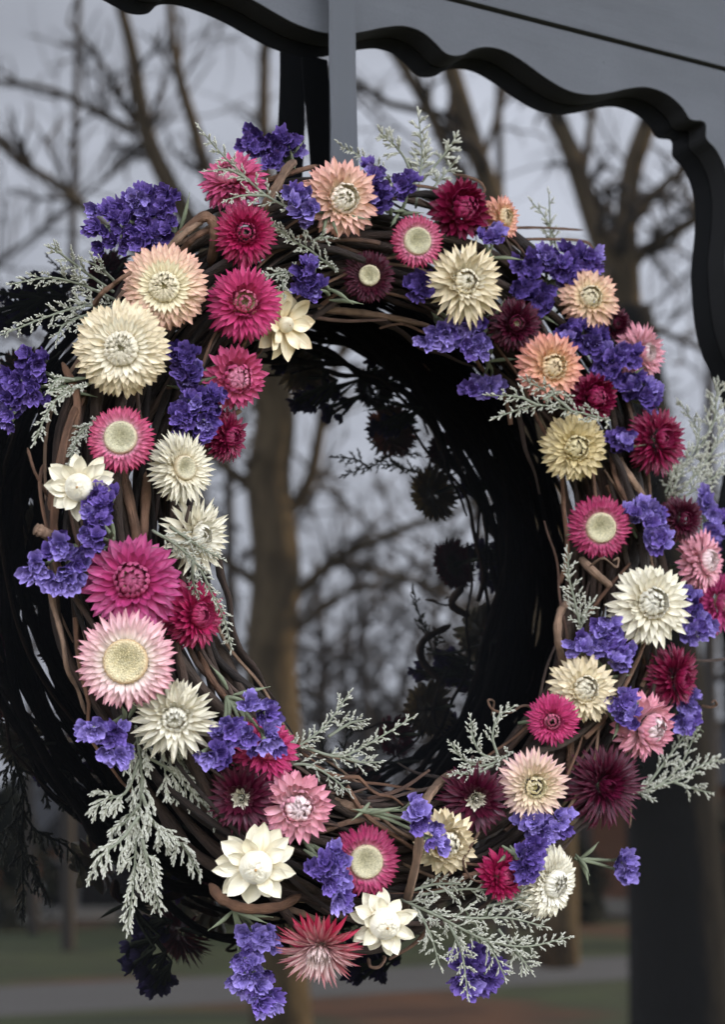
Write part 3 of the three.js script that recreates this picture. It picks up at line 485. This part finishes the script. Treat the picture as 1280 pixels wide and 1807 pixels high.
[
  [408, 318, 122, 'petaled', 'pink', -.25, .95, .004, .18, 'pink strawflower tipped upward at the top left under the sprig', GP],
  [432, 412, 116, 'pom', 'crimson', .25, .0, .006, 0, 'dense crimson strawflower with a dark hollow centre, beside the vine loop', GP],
  [432, 535, 136, 'pom', 'hot', .18, .0, .014, .36, 'hot pink strawflower with pale green disc below the crimson one', GP],
  [500, 572, 130, 'star', 'cream', .55, -.15, .0, .2, 'cream strawflower half hidden behind the hot pink one, facing right', GC],
  [290, 508, 156, 'dome', 'peachcream', .08, .02, .008, .2, 'peach edged cream strawflower with folded centre at the upper left', GC],
  [215, 615, 176, 'dome', 'cream', .0, .0, .016, .26, 'largest creamy yellow strawflower, at the left outer edge', GC],
  [416, 667, 116, 'ball', 'pink', .4, .0, .006, .12, 'pink rose-like strawflower at the left inner edge above the dark red one', GP],
  [402, 770, 96, 'petaled', 'wine', .85, -.05, .0, .1, 'dark red strawflower seen from the side at the left inner edge', GB],
  [213, 773, 128, 'dish', 'hotwhite', .1, .0, .008, .44, 'magenta strawflower with large beige button centre below the largest cream one', GP],
  [322, 826, 138, 'dish', 'white', .5, .0, .01, .3, 'ivory strawflower with narrow petals below the purple clusters, facing right', GC],
  [140, 860, 124, 'star', 'white', -.05, .02, .012, .36, 'ivory star-shaped strawflower with round bud at the far left', GC],
  [346, 946, 140, 'spiky', 'white', .85, .05, .002, .2, 'ivory strawflower in profile behind a white budded sprig at the left inner edge', GC],
  [233, 1025, 176, 'petaled', 'magenta', .02, .0, .012, .22, 'large magenta strawflower with small cream centre at the left', GP],
  [345, 1085, 124, 'petaled', 'crimson', .8, -.05, -.006, .15, 'crimson strawflower in profile right of the large magenta one', GP],
  [222, 1167, 188, 'dish', 'pale', .0, .0, .018, .4, 'wide pale pink strawflower with golden ringed disc at the lower left', GP],
  [308, 1266, 152, 'spiky', 'white', .12, -.05, .012, .14, 'ivory strawflower with pointed petals under the pale pink disc flower', GC],
  [468, 1322, 122, 'petaled', 'hot', .45, .3, .0, .1, 'hot pink strawflower behind purple statice at the lower left inner edge', GP],
  [425, 1408, 124, 'tuft', 'burgundy', .0, .05, -.004, .24, 'burgundy strawflower with cream tuft left of the light pink one', GB],
  [524, 1424, 128, 'ball', 'rose', .15, .1, .01, 0, 'light pink strawflower with incurved whitish heart at the lower left', GP],
  [452, 1527, 148, 'star', 'white', .12, -.05, .014, .36, 'ivory strawflower with large egg-shaped bud at the bottom left', GC],
  [645, 1520, 136, 'dish', 'magwhite', .2, .0, .01, .42, 'crimson strawflower with pale button disc at the bottom middle', GP],
  [565, 1672, 142, 'fringe', 'redwhite', .02, -.75, .01, .1, 'red strawflower with white fringed heart at the very bottom', GP],
  [676, 1626, 124, 'star', 'white', .1, .0, .018, .4, 'ivory strawflower with round petals and bud below the pale button disc', GC],
  [786, 1488, 118, 'ball', 'cream', .3, .12, .004, 0, 'cream cupped strawflower right of the vine wrap at the bottom', GC],
  [840, 1410, 126, 'tuft', 'burgundy', .1, .0, .0, .24, 'burgundy strawflower with cream tuft left of the blush pink one', GB],
  [942, 1388, 126, 'pom', 'palecream', .15, .0, .014, .08, 'blush pink strawflower with cream heart at the lower right', GP],
  [886, 1546, 92, 'ball', 'crimson', .55, .2, .004, 0, 'small crimson strawflower bud left of the ivory one at the bottom right', GP],
  [971, 1555, 142, 'dome', 'white', .6, -.2, .004, .2, 'ivory strawflower turned right at the bottom right edge', GC],
  [1066, 1386, 144, 'fringe', 'burgundy', .45, .0, -.002, 0, 'burgundy shaggy strawflower below the light pink one at the lower right', GB],
  [975, 1270, 94, 'pom', 'hot', .05, .0, .01, 0, 'small bright red-pink strawflower below the cream one at the right inner edge', GP],
  [1031, 1216, 122, 'petaled', 'cream', .1, .05, .008, .06, 'cream strawflower between purple statice and the small red-pink one', GC],
  [1140, 1282, 122, 'ball', 'rose', .5, .0, .008, .1, 'light pink strawflower turned right at the lower right edge', GP],
  [1192, 1197, 112, 'pom', 'wine', .75, .0, -.002, .1, 'dark crimson strawflower in profile at the right edge above the light pink one', GP],
  [1149, 1065, 148, 'petaled', 'white', .15, -.05, .014, .1, 'large ivory strawflower with cupped heart at the right', GC],
  [1060, 931, 122, 'dish', 'magwhite', .05, .0, .006, .42, 'magenta strawflower with golden disc at the right inner edge', GP],
  [1205, 915, 82, 'pom', 'burgundy', .3, .0, .004, 0, 'small near-black burgundy strawflower beside purple statice at the right', GB],
  [1240, 990, 108, 'petaled', 'rose', .75, .0, -.002, .12, 'peach pink strawflower in profile at the right edge', GP],
  [1272, 1062, 112, 'pom', 'magenta', .4, .0, .0, .25, 'magenta strawflower cut off by the right border', GP],
  [1160, 776, 122, 'pom', 'wine', .6, .0, .004, .14, 'wine red strawflower turned right above the white budded sprig', GB],
  [1016, 790, 122, 'petaled', 'butter', .1, .0, .004, .12, 'buttery strawflower in shade at the right inner edge', GC],
  [1050, 701, 88, 'ball', 'wine', .2, .0, .004, 0, 'dark crimson strawflower below right of the peach orange one', GB],
  [974, 648, 122, 'petaled', 'peach', .1, .0, .012, .1, 'peach orange strawflower with pink rim at the upper right', GP],
  [1132, 624, 106, 'pom', 'rose', .6, .0, .002, .1, 'light pink strawflower turned right at the upper right edge', GP],
  [1040, 526, 108, 'petaled', 'peachcream', .25, .0, .012, .06, 'cream strawflower with pink back petals at the upper right', GC],
  [910, 573, 96, 'pom', 'burgundy', .2, .0, .0, .12, 'burgundy strawflower with pinkish heart above the peach orange one', GB],
  [1085, 572, 68, 'pom', 'burgundy', .4, .0, -.008, 0, 'small burgundy strawflower tucked behind the cream one at the upper right', GB],
  [820, 497, 146, 'spiky', 'cream', .15, .0, .014, .2, 'large cream strawflower with sunken centre at the top right inner edge', GC],
  [652, 487, 100, 'dish', 'burgundy', .05, .0, -.004, .36, 'burgundy strawflower with small cream disc in the shade at the top', GB],
  [736, 426, 102, 'dish', 'hotwhite', .1, .0, .008, .46, 'pink strawflower with greenish cream disc left of the large cream one', GP],
  [814, 368, 112, 'ball', 'wine', .4, .0, .004, .08, 'wine red strawflower at the top right beside the peach one', GP],
  [884, 384, 84, 'petaled', 'peach', .75, .1, .0, .1, 'small peach pink strawflower in profile at the top right', GP],
  [602, 352, 140, 'petaled', 'blush', .4, .0, .01, .28, 'blush cream strawflower below the grey ribbon', GC],
].forEach((a) => strawflower(...a));

// ---------------------------------------------------------------- statice
M.statice = new THREE.MeshPhysicalMaterial({ vertexColors: true, side: THREE.DoubleSide, roughness: .7, specularIntensity: .4 });
function floretGeo(tone) {                                         // papery funnels, crumpled and nested, unit radius
  const na = 36, nr = 6, pos = [], cs = [], idx = [], uv = [];
  for (let layer = 0; layer < 3; layer++) {
    const o = pos.length / 3, sc = [1, .74, .45][layer], a1 = rr(0, 6), a2 = rr(0, 6), a3 = rr(0, 6), pinch = rr(.12, .3), lx = layer ? rr(-.22, .22) : 0, ly = layer ? rr(-.22, .22) : 0;
    const tri = (x) => Math.asin(Math.sin(x)) * .66;
    for (let i = 0; i <= nr; i++) for (let j = 0; j < na; j++) {
      const t = i / nr, a = j / na * 6.283, fold = tri(7 * a + a2 + .8 * Math.sin(2 * a + a1)), ruff = Math.pow(t, 1.6) * (.2 * tri(5 * a + a1) + .2 * fold + .1 * tri(13 * a + a3));
      const r = sc * (.1 + .9 * Math.pow(t, .75)) * (1 + pinch * t * Math.sin(2 * a + a1) + .12 * t * fold + .07 * t * tri(11 * a + a3)), z = -.75 + sc * 1.05 * Math.pow(t, 1.2) + ruff + layer * .2;
      pos.push(r * Math.cos(a) + lx * t, r * Math.sin(a) + ly * t, z); uv.push(j / na, t);
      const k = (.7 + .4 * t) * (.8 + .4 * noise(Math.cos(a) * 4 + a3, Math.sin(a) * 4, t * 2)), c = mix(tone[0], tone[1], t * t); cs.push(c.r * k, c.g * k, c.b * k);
    }
    for (let i = 0; i < nr; i++) for (let j = 0; j < na; j++) { const a = o + i * na + j, b = o + i * na + (j + 1) % na; idx.push(a, b, b + na, a, b + na, a + na); }
    const c0 = pos.length / 3; pos.push(0, 0, -.8 + layer * .2); uv.push(0, 0); cs.push(tone[0].r * .7, tone[0].g * .7, tone[0].b * .7);
    for (let j = 0; j < na; j++) idx.push(c0, o + (j + 1) % na, o + j);
  }
  const g = new THREE.BufferGeometry(); g.setAttribute('position', new THREE.Float32BufferAttribute(pos, 3)); g.setAttribute('uv', new THREE.Float32BufferAttribute(uv, 2)); g.setAttribute('color', new THREE.Float32BufferAttribute(cs, 3)); g.setIndex(idx); g.computeVertexNormals(); return g;
}
srand(303);
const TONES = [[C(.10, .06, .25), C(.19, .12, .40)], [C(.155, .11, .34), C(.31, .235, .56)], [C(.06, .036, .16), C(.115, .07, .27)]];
const FLOR = TONES.map((t) => Array.from({ length: 7 }, () => floretGeo(t)));
function statice(label, blobs, root, dz = 0, tone = 0, size = 13.5) {  // blobs: [x, y, rx, ry, count]; root: pixel where the stalks meet
  const cx = blobs.reduce((s, b) => s + b[0], 0) / blobs.length, cy = blobs.reduce((s, b) => s + b[1], 0) / blobs.length;
  const zc = zAt(cx, cy) + .008 + dz, rt = onPlane(root[0], root[1], Math.max(.035, zAt(root[0], root[1]) - .01 + dz));
  const t = thing('statice_cluster', label, 'statice', 'purple statice clusters', rt);
  const stems = [], out = rt.clone().sub(V(RCX, RCY, 0)).setZ(0).normalize();
  for (const [x, y, rx, ry, n0] of blobs) {
    const n = Math.round(n0 * 1.4);
    const hub = onPlane(x + (root[0] - x) * .3, y + (root[1] - y) * .3, zc - .014); const hubL = toLocal(t, hub);
    stems.push(tube([V(0, 0, 0), hubL.clone().multiplyScalar(.5).add(V(0, 0, .003)), hubL], [.0012, .0009], 5));
    for (let i = 0; i < n; i++) {
      const a = i * 2.39996 + rr(-.3, .3), u = Math.sqrt((i + .5) / n) * rr(.82, 1.08), fx = x + Math.cos(a) * u * rx, fy = y + Math.sin(a) * u * ry;
      const p = onPlane(fx, fy, zc + .008 * (1 - u * u) + rr(-.003, .003)), R = size * rr(.85, 1.2) * depthOf(p) / F;
      const nrm = p.clone().sub(hub).normalize().multiplyScalar(.9).add(DIR.clone().multiplyScalar(-.55)).add(V(rr(-.6, .6), rr(-.6, .6), rr(-.3, .3))).normalize();
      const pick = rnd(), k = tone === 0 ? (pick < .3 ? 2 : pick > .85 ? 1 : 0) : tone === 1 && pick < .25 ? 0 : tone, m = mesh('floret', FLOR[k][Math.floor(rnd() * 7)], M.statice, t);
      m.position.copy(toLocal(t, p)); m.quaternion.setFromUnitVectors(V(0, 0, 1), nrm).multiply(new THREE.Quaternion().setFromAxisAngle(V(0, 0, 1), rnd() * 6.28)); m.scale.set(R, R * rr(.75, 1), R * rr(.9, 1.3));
      const foot = p.clone().addScaledVector(nrm, -R * .82), fl = toLocal(t, foot);
      stems.push(tube([hubL, hubL.clone().lerp(fl, .55).add(V(0, 0, .001)), fl.clone()], (s) => .0006 + s * s * R * .22, 6));
    }
  }
  // narrow winged leaves along the stalk
  for (let i = 0; i < 3; i++) { const b = V(rr(-.004, .004), rr(-.004, .004), .002), d = V(rr(-1, 1), rr(-1, 1), rr(.1, .8)).normalize().multiplyScalar(rr(.014, .024)); stems.push(tube([b, b.clone().addScaledVector(d, .5).add(V(0, 0, .002)), b.clone().add(d)], (s) => .0011 * Math.sin(Math.PI * Math.min(1, s + .12)) + .0002, 5)); }
  mesh('stalk', mergeGeometries(stems), M.green, t);
}
const ST = [
  ['purple statice at the top just left of the ribbon', [[455, 252, 34, 22, 7], [500, 256, 34, 24, 7], [478, 282, 20, 14, 3]], [510, 300], .0, 0],
  ['largest purple statice cluster, at the upper left outer edge', [[195, 400, 52, 44, 11], [245, 395, 52, 56, 12], [245, 350, 24, 24, 5], [290, 355, 28, 22, 6], [285, 405, 28, 28, 6]], [310, 410], .0, 0],
  ['small purple statice touching the left of the blush cream strawflower', [[525, 345, 20, 24, 5], [538, 372, 22, 22, 5]], [575, 380], .016, 1],
  ['purple statice right of the blush cream strawflower', [[655, 312, 22, 26, 6], [672, 345, 24, 24, 5]], [690, 380], .002, 0],
  ['tiny purple statice under the white sprig at the top', [[717, 322, 18, 24, 5]], [710, 370], .004, 0, 12.3],
  ['tiny purple statice below the small peach strawflower at the top', [[870, 414, 20, 14, 4]], [860, 450], .012, 1, 12.3],
  ['purple statice above the half hidden cream strawflower', [[542, 478, 20, 26, 5], [548, 508, 20, 20, 4]], [580, 520], .006, 0],
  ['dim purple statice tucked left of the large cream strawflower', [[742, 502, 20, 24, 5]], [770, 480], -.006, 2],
  ['purple statice hanging under the large cream strawflower', [[765, 600, 24, 18, 4], [795, 588, 24, 28, 5]], [770, 560], .0, 1],
  ['purple statice right of the one hanging under the large cream strawflower', [[830, 575, 20, 18, 4], [840, 615, 22, 20, 4]], [860, 570], .0, 1],
  ['purple statice hanging lowest inside the top right of the ring', [[842, 684, 20, 16, 4], [868, 684, 20, 16, 4]], [862, 640], -.006, 1],
  ['wide purple statice row at the upper right outer edge', [[928, 470, 22, 16, 4], [962, 456, 26, 20, 6], [1005, 455, 28, 20, 6], [1042, 462, 22, 20, 5], [1000, 480, 26, 18, 5]], [960, 510], .0, 0],
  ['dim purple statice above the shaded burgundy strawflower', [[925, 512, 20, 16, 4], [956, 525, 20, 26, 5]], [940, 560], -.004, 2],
  ['long purple statice band between cream and light pink strawflowers at right', [[1010, 585, 26, 20, 5], [1045, 600, 30, 22, 6], [1070, 630, 28, 30, 6], [1105, 630, 24, 18, 4], [1075, 655, 24, 18, 4]], [1080, 670], .002, 0],
  ['purple statice below the light pink strawflower at the upper right edge', [[1115, 678, 26, 20, 5], [1148, 695, 20, 26, 5]], [1100, 705], .002, 0],
  ['small purple statice between buttery and wine red strawflowers', [[1098, 776, 26, 16, 5]], [1080, 800], .0, 0, 13.2],
  ['curved purple statice right of the magenta golden disc strawflower', [[1128, 898, 26, 18, 5], [1155, 915, 22, 26, 6], [1160, 950, 22, 20, 5]], [1130, 960], .006, 1],
  ['purple statice behind the near-black strawflower at the right edge', [[1245, 885, 16, 24, 3], [1262, 930, 16, 32, 5]], [1235, 960], -.01, 1],
  ['purple statice right of the large ivory strawflower', [[1218, 1065, 18, 28, 4], [1230, 1105, 30, 28, 7]], [1200, 1110], .0, 1],
  ['purple statice above the cream strawflower at the right inner edge', [[1025, 1138, 28, 18, 5], [1072, 1108, 28, 18, 5], [1070, 1135, 28, 18, 5], [1095, 1155, 24, 24, 5]], [1070, 1190], .004, 1],
  ['purple statice between cream and light pink strawflowers at the lower right', [[1100, 1238, 20, 18, 4], [1108, 1262, 18, 20, 4]], [1085, 1270], .014, 1],
  ['purple statice under the dark crimson strawflower at the right edge', [[1215, 1240, 18, 26, 5], [1208, 1275, 18, 20, 4]], [1190, 1270], -.01, 1],
  ['deep purple statice right of the largest cream strawflower', [[322, 630, 24, 22, 6], [332, 660, 24, 22, 6]], [345, 690], .0, 0],
  ['deep purple statice column left of the pink rose-like strawflower', [[320, 735, 22, 26, 6], [352, 705, 26, 26, 7], [375, 705, 22, 26, 5], [355, 750, 26, 26, 6]], [330, 680], .002, 0],
  ['deep purple statice at the far left border', [[20, 690, 40, 36, 8], [58, 645, 30, 24, 6], [50, 685, 34, 34, 7], [8, 735, 18, 22, 4]], [110, 680], .0, 0],
  ['purple statice curving right of the ivory star-shaped strawflower', [[185, 880, 24, 24, 6], [172, 910, 24, 22, 6], [165, 945, 22, 24, 6]], [200, 960], .014, 0],
  ['loose purple statice of single blooms at the left outer edge', [[97, 964, 24, 18, 3], [62, 1004, 22, 18, 2], [108, 1026, 32, 20, 4], [138, 992, 18, 18, 2]], [130, 970], .004, 1, 17.6],
  ['purple statice above the large hanging white sprig', [[163, 1292, 22, 18, 4], [200, 1298, 24, 20, 4], [206, 1334, 24, 20, 4]], [215, 1265], .01, 1, 15.8],
  ['loose purple statice over the hot pink strawflower at the lower left', [[440, 1240, 14, 12, 2], [472, 1258, 20, 18, 3], [402, 1292, 26, 22, 5], [434, 1304, 20, 18, 3], [380, 1334, 28, 20, 4], [477, 1306, 20, 22, 3]], [400, 1230], .018, 1, 15.0],
  ['purple statice left of the crimson button disc strawflower', [[570, 1532, 24, 22, 4], [592, 1512, 18, 22, 3], [590, 1556, 22, 20, 4], [602, 1584, 18, 18, 3]], [540, 1490], .01, 1, 15.8],
  ['three purple statice blooms on grey green stalks left of the cream cupped strawflower', [[734, 1430, 16, 18, 2], [742, 1452, 18, 14, 2], [768, 1480, 18, 22, 3]], [640, 1430], .03, 1, 15.0],
  ['purple statice below the blush pink strawflower', [[938, 1448, 26, 24, 5], [960, 1468, 24, 20, 4], [990, 1452, 22, 26, 5]], [915, 1500], .006, 1],
  ['purple statice touching the top left of the ivory strawflower at bottom right', [[940, 1500, 20, 20, 4], [930, 1530, 22, 24, 5]], [890, 1500], .016, 0],
  ['single purple statice bloom on a long stalk reaching right', [[1106, 1520, 14, 14, 2], [1110, 1540, 14, 16, 2]], [1015, 1515], .0, 1, 15.8],
  ['purple statice under the white sprig at the bottom right', [[830, 1690, 26, 26, 4], [862, 1722, 26, 26, 5], [830, 1738, 24, 22, 4]], [830, 1640], .0, 0, 17.6],
  ['purple statice spray trailing lowest at the bottom left', [[450, 1652, 30, 18, 5], [470, 1655, 22, 18, 3], [437, 1695, 26, 22, 5], [425, 1730, 20, 26, 4], [455, 1738, 26, 24, 5], [470, 1768, 26, 20, 5]], [412, 1605], .0, 1, 15.8],
];
ST.forEach((a) => statice(...a));

// ---------------------------------------------------------------- white budded sprigs
M.bud = STD({ vertexColors: true, roughness: .8 });
M.sprigStem = STD({ color: C(.2, .21, .15), roughness: .85 });
const BUD = paint(new THREE.SphereGeometry(1, 5, 4), (x, y) => mix(C(.2, .2, .13), C(.5, .49, .41), (y + .7) / 1.2));   // along +y
function sprig(label, mains, z0, z1, o = {}) {                      // mains: pixel paths; first runs from the root
  z0 += .011; z1 += .011;
  const n0 = mains[0], root = onW(n0[0][0], n0[0][1], z0), t = thing('budded_sprig', label, 'dried sprig', 'white budded sprigs', root);
  const { side = 60, gap = 15, bud = 4.2, spread = .75, droop = 0, fork = true, dens = 1, b0 = .22 } = o, X = V(0, 1, 0);
  mains.forEach((path, mi) => {
    const P = path.map(([x, y], i) => onW(x, y, z0 + (z1 - z0) * (i / (path.length - 1)) * (mi ? .8 : 1)));
    if (!mi) P.unshift(onW(path[0][0], path[0][1], Math.max(.035, z0 - .035)));
    const cv = new THREE.CatmullRomCurve3(P), len = cv.getLength(), pxm = depthOf(P[0]) / F;
    const g = P.map((p) => toLocal(t, p)), stemGeo = [tube(g, [.0010, .0004], 5)], buds = [];
    const putBud = (p, d) => { const m = new THREE.Matrix4(), L = bud * pxm * rr(.8, 1.25); m.compose(toLocal(t, p.clone().addScaledVector(d, L * .7)), new THREE.Quaternion().setFromUnitVectors(X, d), V(L * .3, L, L * .3)); buds.push(BUD.clone().applyMatrix4(m)); };
    const line = (a, d, L, k) => {                                  // one side branch with buds
      const q = [a.clone()], dd = d.clone(); const seg = 5;
      for (let i = 1; i <= seg; i++) { dd.add(V(rr(-.16, .16), rr(-.16, .16) - droop * .28, rr(-.12, .12))).normalize(); q.push(q[i - 1].clone().addScaledVector(dd, L / seg)); }
      stemGeo.push(tube(q.map((p) => toLocal(t, p)), [.00045, .00022], 4, false));
      const c = new THREE.CatmullRomCurve3(q), nb = Math.max(3, Math.round(L / (pxm * 2.7) * dens));
      for (let i = 0; i < nb; i++) { const u = .18 + .82 * i / nb, p = c.getPoint(u), T = c.getTangent(u), s = V(rr(-1, 1), rr(-1, 1) - droop, rr(-.6, 1)).normalize(); putBud(p, T.multiplyScalar(.85).addScaledVector(s, .62).normalize()); }
      putBud(q[seg], dd);
      if (fork && k > 0 && L > pxm * 34) { const m = Math.round(L / (pxm * 20)); for (let i = 0; i < m; i++) { const u = .25 + .6 * i / m, T = c.getTangent(u), sg = i % 2 ? 1 : -1, b = T.clone().applyAxisAngle(DIR, sg * rr(.5, .9)); line(c.getPoint(u), b, L * rr(.25, .45), k - 1); } }
    };
    const ns = Math.max(3, Math.round(len / (pxm * gap)));
    for (let i = 0; i < ns; i++) {
      const u = b0 + (1 - b0) * (i + rr(-.2, .2)) / ns, p = cv.getPoint(Math.min(1, u)), T = cv.getTangent(Math.min(1, u)), sg = i % 2 ? 1 : -1;
      const d = T.clone().applyAxisAngle(DIR, sg * spread * rr(.7, 1.25)).addScaledVector(DIR, rr(-.35, .2)).normalize();
      line(p, d, side * pxm * rr(.6, 1.1) * (1.12 - .8 * u), 1);
    }
    line(P[P.length - 1], cv.getTangent(1), pxm * 12, 0);
    const b = mesh('branch', mergeGeometries(stemGeo), M.sprigStem, t), bm = mesh('buds', mergeGeometries(buds), M.bud, b); bm.userData.kind = 'stuff';
  });
}
srand(404);
sprig('wide fan of white budded sprig at the upper left outer edge', [[[215, 545], [150, 540], [80, 560], [5, 590]], [[205, 530], [150, 505], [90, 490], [25, 500]], [[200, 515], [150, 480], [110, 450], [90, 436]], [[190, 550], [140, 560], [110, 575], [100, 600]], [[205, 500], [180, 475], [150, 460]]], .06, .075, { side: 52, gap: 17 });
sprig('short white budded sprig over purple statice at the left border', [[[150, 680], [110, 695], [85, 725], [62, 775]], [[130, 670], [105, 668], [88, 685]]], .09, .095, { side: 30, gap: 11 });
sprig('small white budded sprig left of the magenta button strawflower', [[[165, 745], [140, 765], [130, 790], [118, 830]]], .075, .08, { side: 28, gap: 11 });
sprig('white budded sprig arching over the pink strawflower at the top left', [[[520, 372], [470, 345], [420, 300], [385, 265], [357, 232]], [[470, 345], [430, 345], [402, 352]], [[440, 318], [405, 300], [370, 302]]], .1, .1, { side: 30, gap: 18, b0: .15 });
sprig('white budded sprig between crimson and blush cream strawflowers', [[[590, 475], [545, 440], [510, 420], [488, 398]], [[560, 490], [520, 480], [480, 485], [456, 492]], [[545, 440], [560, 420], [580, 420]], [[520, 470], [500, 490], [500, 515]]], .085, .095, { side: 34, gap: 12 });
sprig('small white budded sprig right of the ribbon foot', [[[690, 320], [660, 290], [630, 272], [604, 258]]], .06, .07, { side: 20, gap: 15 });
sprig('tall white budded sprig rising at the top right of the ribbon', [[[735, 360], [742, 310], [745, 270], [740, 210]], [[735, 330], [715, 280], [695, 255], [676, 238]], [[745, 320], [770, 290], [788, 268], [800, 250]], [[750, 350], [775, 320], [800, 290]]], .055, .06, { side: 34, gap: 17, b0: .45, bud: 6.5 });
sprig('thin pale sprig above the purple statice row at the upper right', [[[985, 450], [975, 410], [960, 380], [942, 360]], [[975, 440], [972, 400], [970, 345]]], .045, .045, { side: 22, gap: 16, fork: false });
sprig('white budded sprig under the peach orange strawflower', [[[1070, 740], [1010, 725], [950, 715], [880, 735]], [[1010, 725], [965, 690], [930, 672]], [[950, 715], [915, 700], [868, 698]], [[960, 705], [990, 690], [1005, 700]]], .1, .09, { side: 28, gap: 12 });
sprig('bushy white budded sprig at the right edge below the wine red strawflower', [[[1180, 880], [1210, 820], [1235, 770], [1205, 715]], [[1190, 880], [1235, 830], [1262, 790], [1275, 750]], [[1195, 885], [1250, 850], [1290, 820]], [[1175, 870], [1190, 830], [1185, 800]], [[1230, 800], [1262, 740], [1265, 710], [1268, 680]]], .05, .055, { side: 50, gap: 14, spread: .5 });
sprig('white budded sprig lying over the ivory strawflower at the left inner edge', [[[275, 940], [315, 965], [350, 1000], [375, 1050], [395, 1090], [407, 1140]], [[300, 930], [330, 950], [360, 970], [390, 985]], [[340, 990], [340, 1025], [350, 1050]]], .1, .08, { side: 26, gap: 11 });
sprig('upright white budded sprig above purple statice at the right inner edge', [[[1025, 1105], [1015, 1060], [1005, 1020], [1003, 980]], [[1025, 1110], [1035, 1080], [1045, 1065]]], .085, .09, { side: 32, gap: 11 });
sprig('long white budded sprig reaching into the ring from the lower left', [[[480, 1345], [530, 1315], [575, 1280], [612, 1230]], [[540, 1320], [600, 1335], [655, 1310], [725, 1268]], [[500, 1350], [545, 1350], [590, 1375], [612, 1395]], [[580, 1300], [620, 1275], [638, 1272]], [[600, 1335], [635, 1345], [665, 1345]]], .07, .08, { side: 36, gap: 12, b0: .2 });
sprig('large white budded sprig hanging down at the lower left', [[[240, 1290], [250, 1380], [240, 1480], [235, 1560], [225, 1635]], [[245, 1340], [220, 1400], [190, 1410], [168, 1425]], [[250, 1330], [300, 1360], [340, 1400], [388, 1450]], [[250, 1400], [275, 1460], [320, 1490], [350, 1540]], [[245, 1440], [215, 1480], [180, 1510], [160, 1545]], [[250, 1480], [265, 1540], [280, 1600]], [[255, 1300], [300, 1330], [330, 1350]], [[245, 1420], [230, 1440], [200, 1470]]], .075, .06, { side: 58, gap: 14, droop: .7, bud: 5.6 });
sprig('white budded sprig at the lower right inner edge', [[[900, 1330], [860, 1350], [825, 1345], [800, 1318]], [[890, 1340], [850, 1330], [835, 1300], [832, 1275]], [[880, 1335], [870, 1300], [880, 1265], [905, 1248]], [[870, 1350], [840, 1365], [806, 1365]]], .085, .085, { side: 30, gap: 11, spread: .6 });
sprig('white budded sprig reaching right at the lower right edge', [[[1120, 1400], [1165, 1385], [1205, 1345], [1235, 1272]], [[1150, 1390], [1200, 1375], [1240, 1350], [1272, 1342]], [[1140, 1390], [1170, 1350], [1200, 1310], [1215, 1290]], [[1190, 1380], [1220, 1390], [1250, 1398]]], .055, .055, { side: 38, gap: 13, spread: .6 });
sprig('large white budded sprig spreading at the bottom right', [[[715, 1590], [780, 1620], [860, 1660], [930, 1670], [1000, 1655]], [[740, 1580], [800, 1570], [860, 1570], [890, 1575]], [[760, 1610], [830, 1620], [900, 1620], [960, 1635]], [[735, 1600], [760, 1650], [775, 1700]], [[790, 1625], [815, 1680], [825, 1750]], [[840, 1640], [870, 1680], [890, 1720]], [[860, 1600], [900, 1590], [940, 1580]], [[715, 1575], [770, 1560], [810, 1560]], [[880, 1640], [920, 1690], [935, 1710]]], .08, .085, { side: 44, gap: 13 });

scene.traverse((o) => { if (o.isMesh) { o.castShadow = true; o.receiveShadow = true; } });
renderer.render(scene, camera);
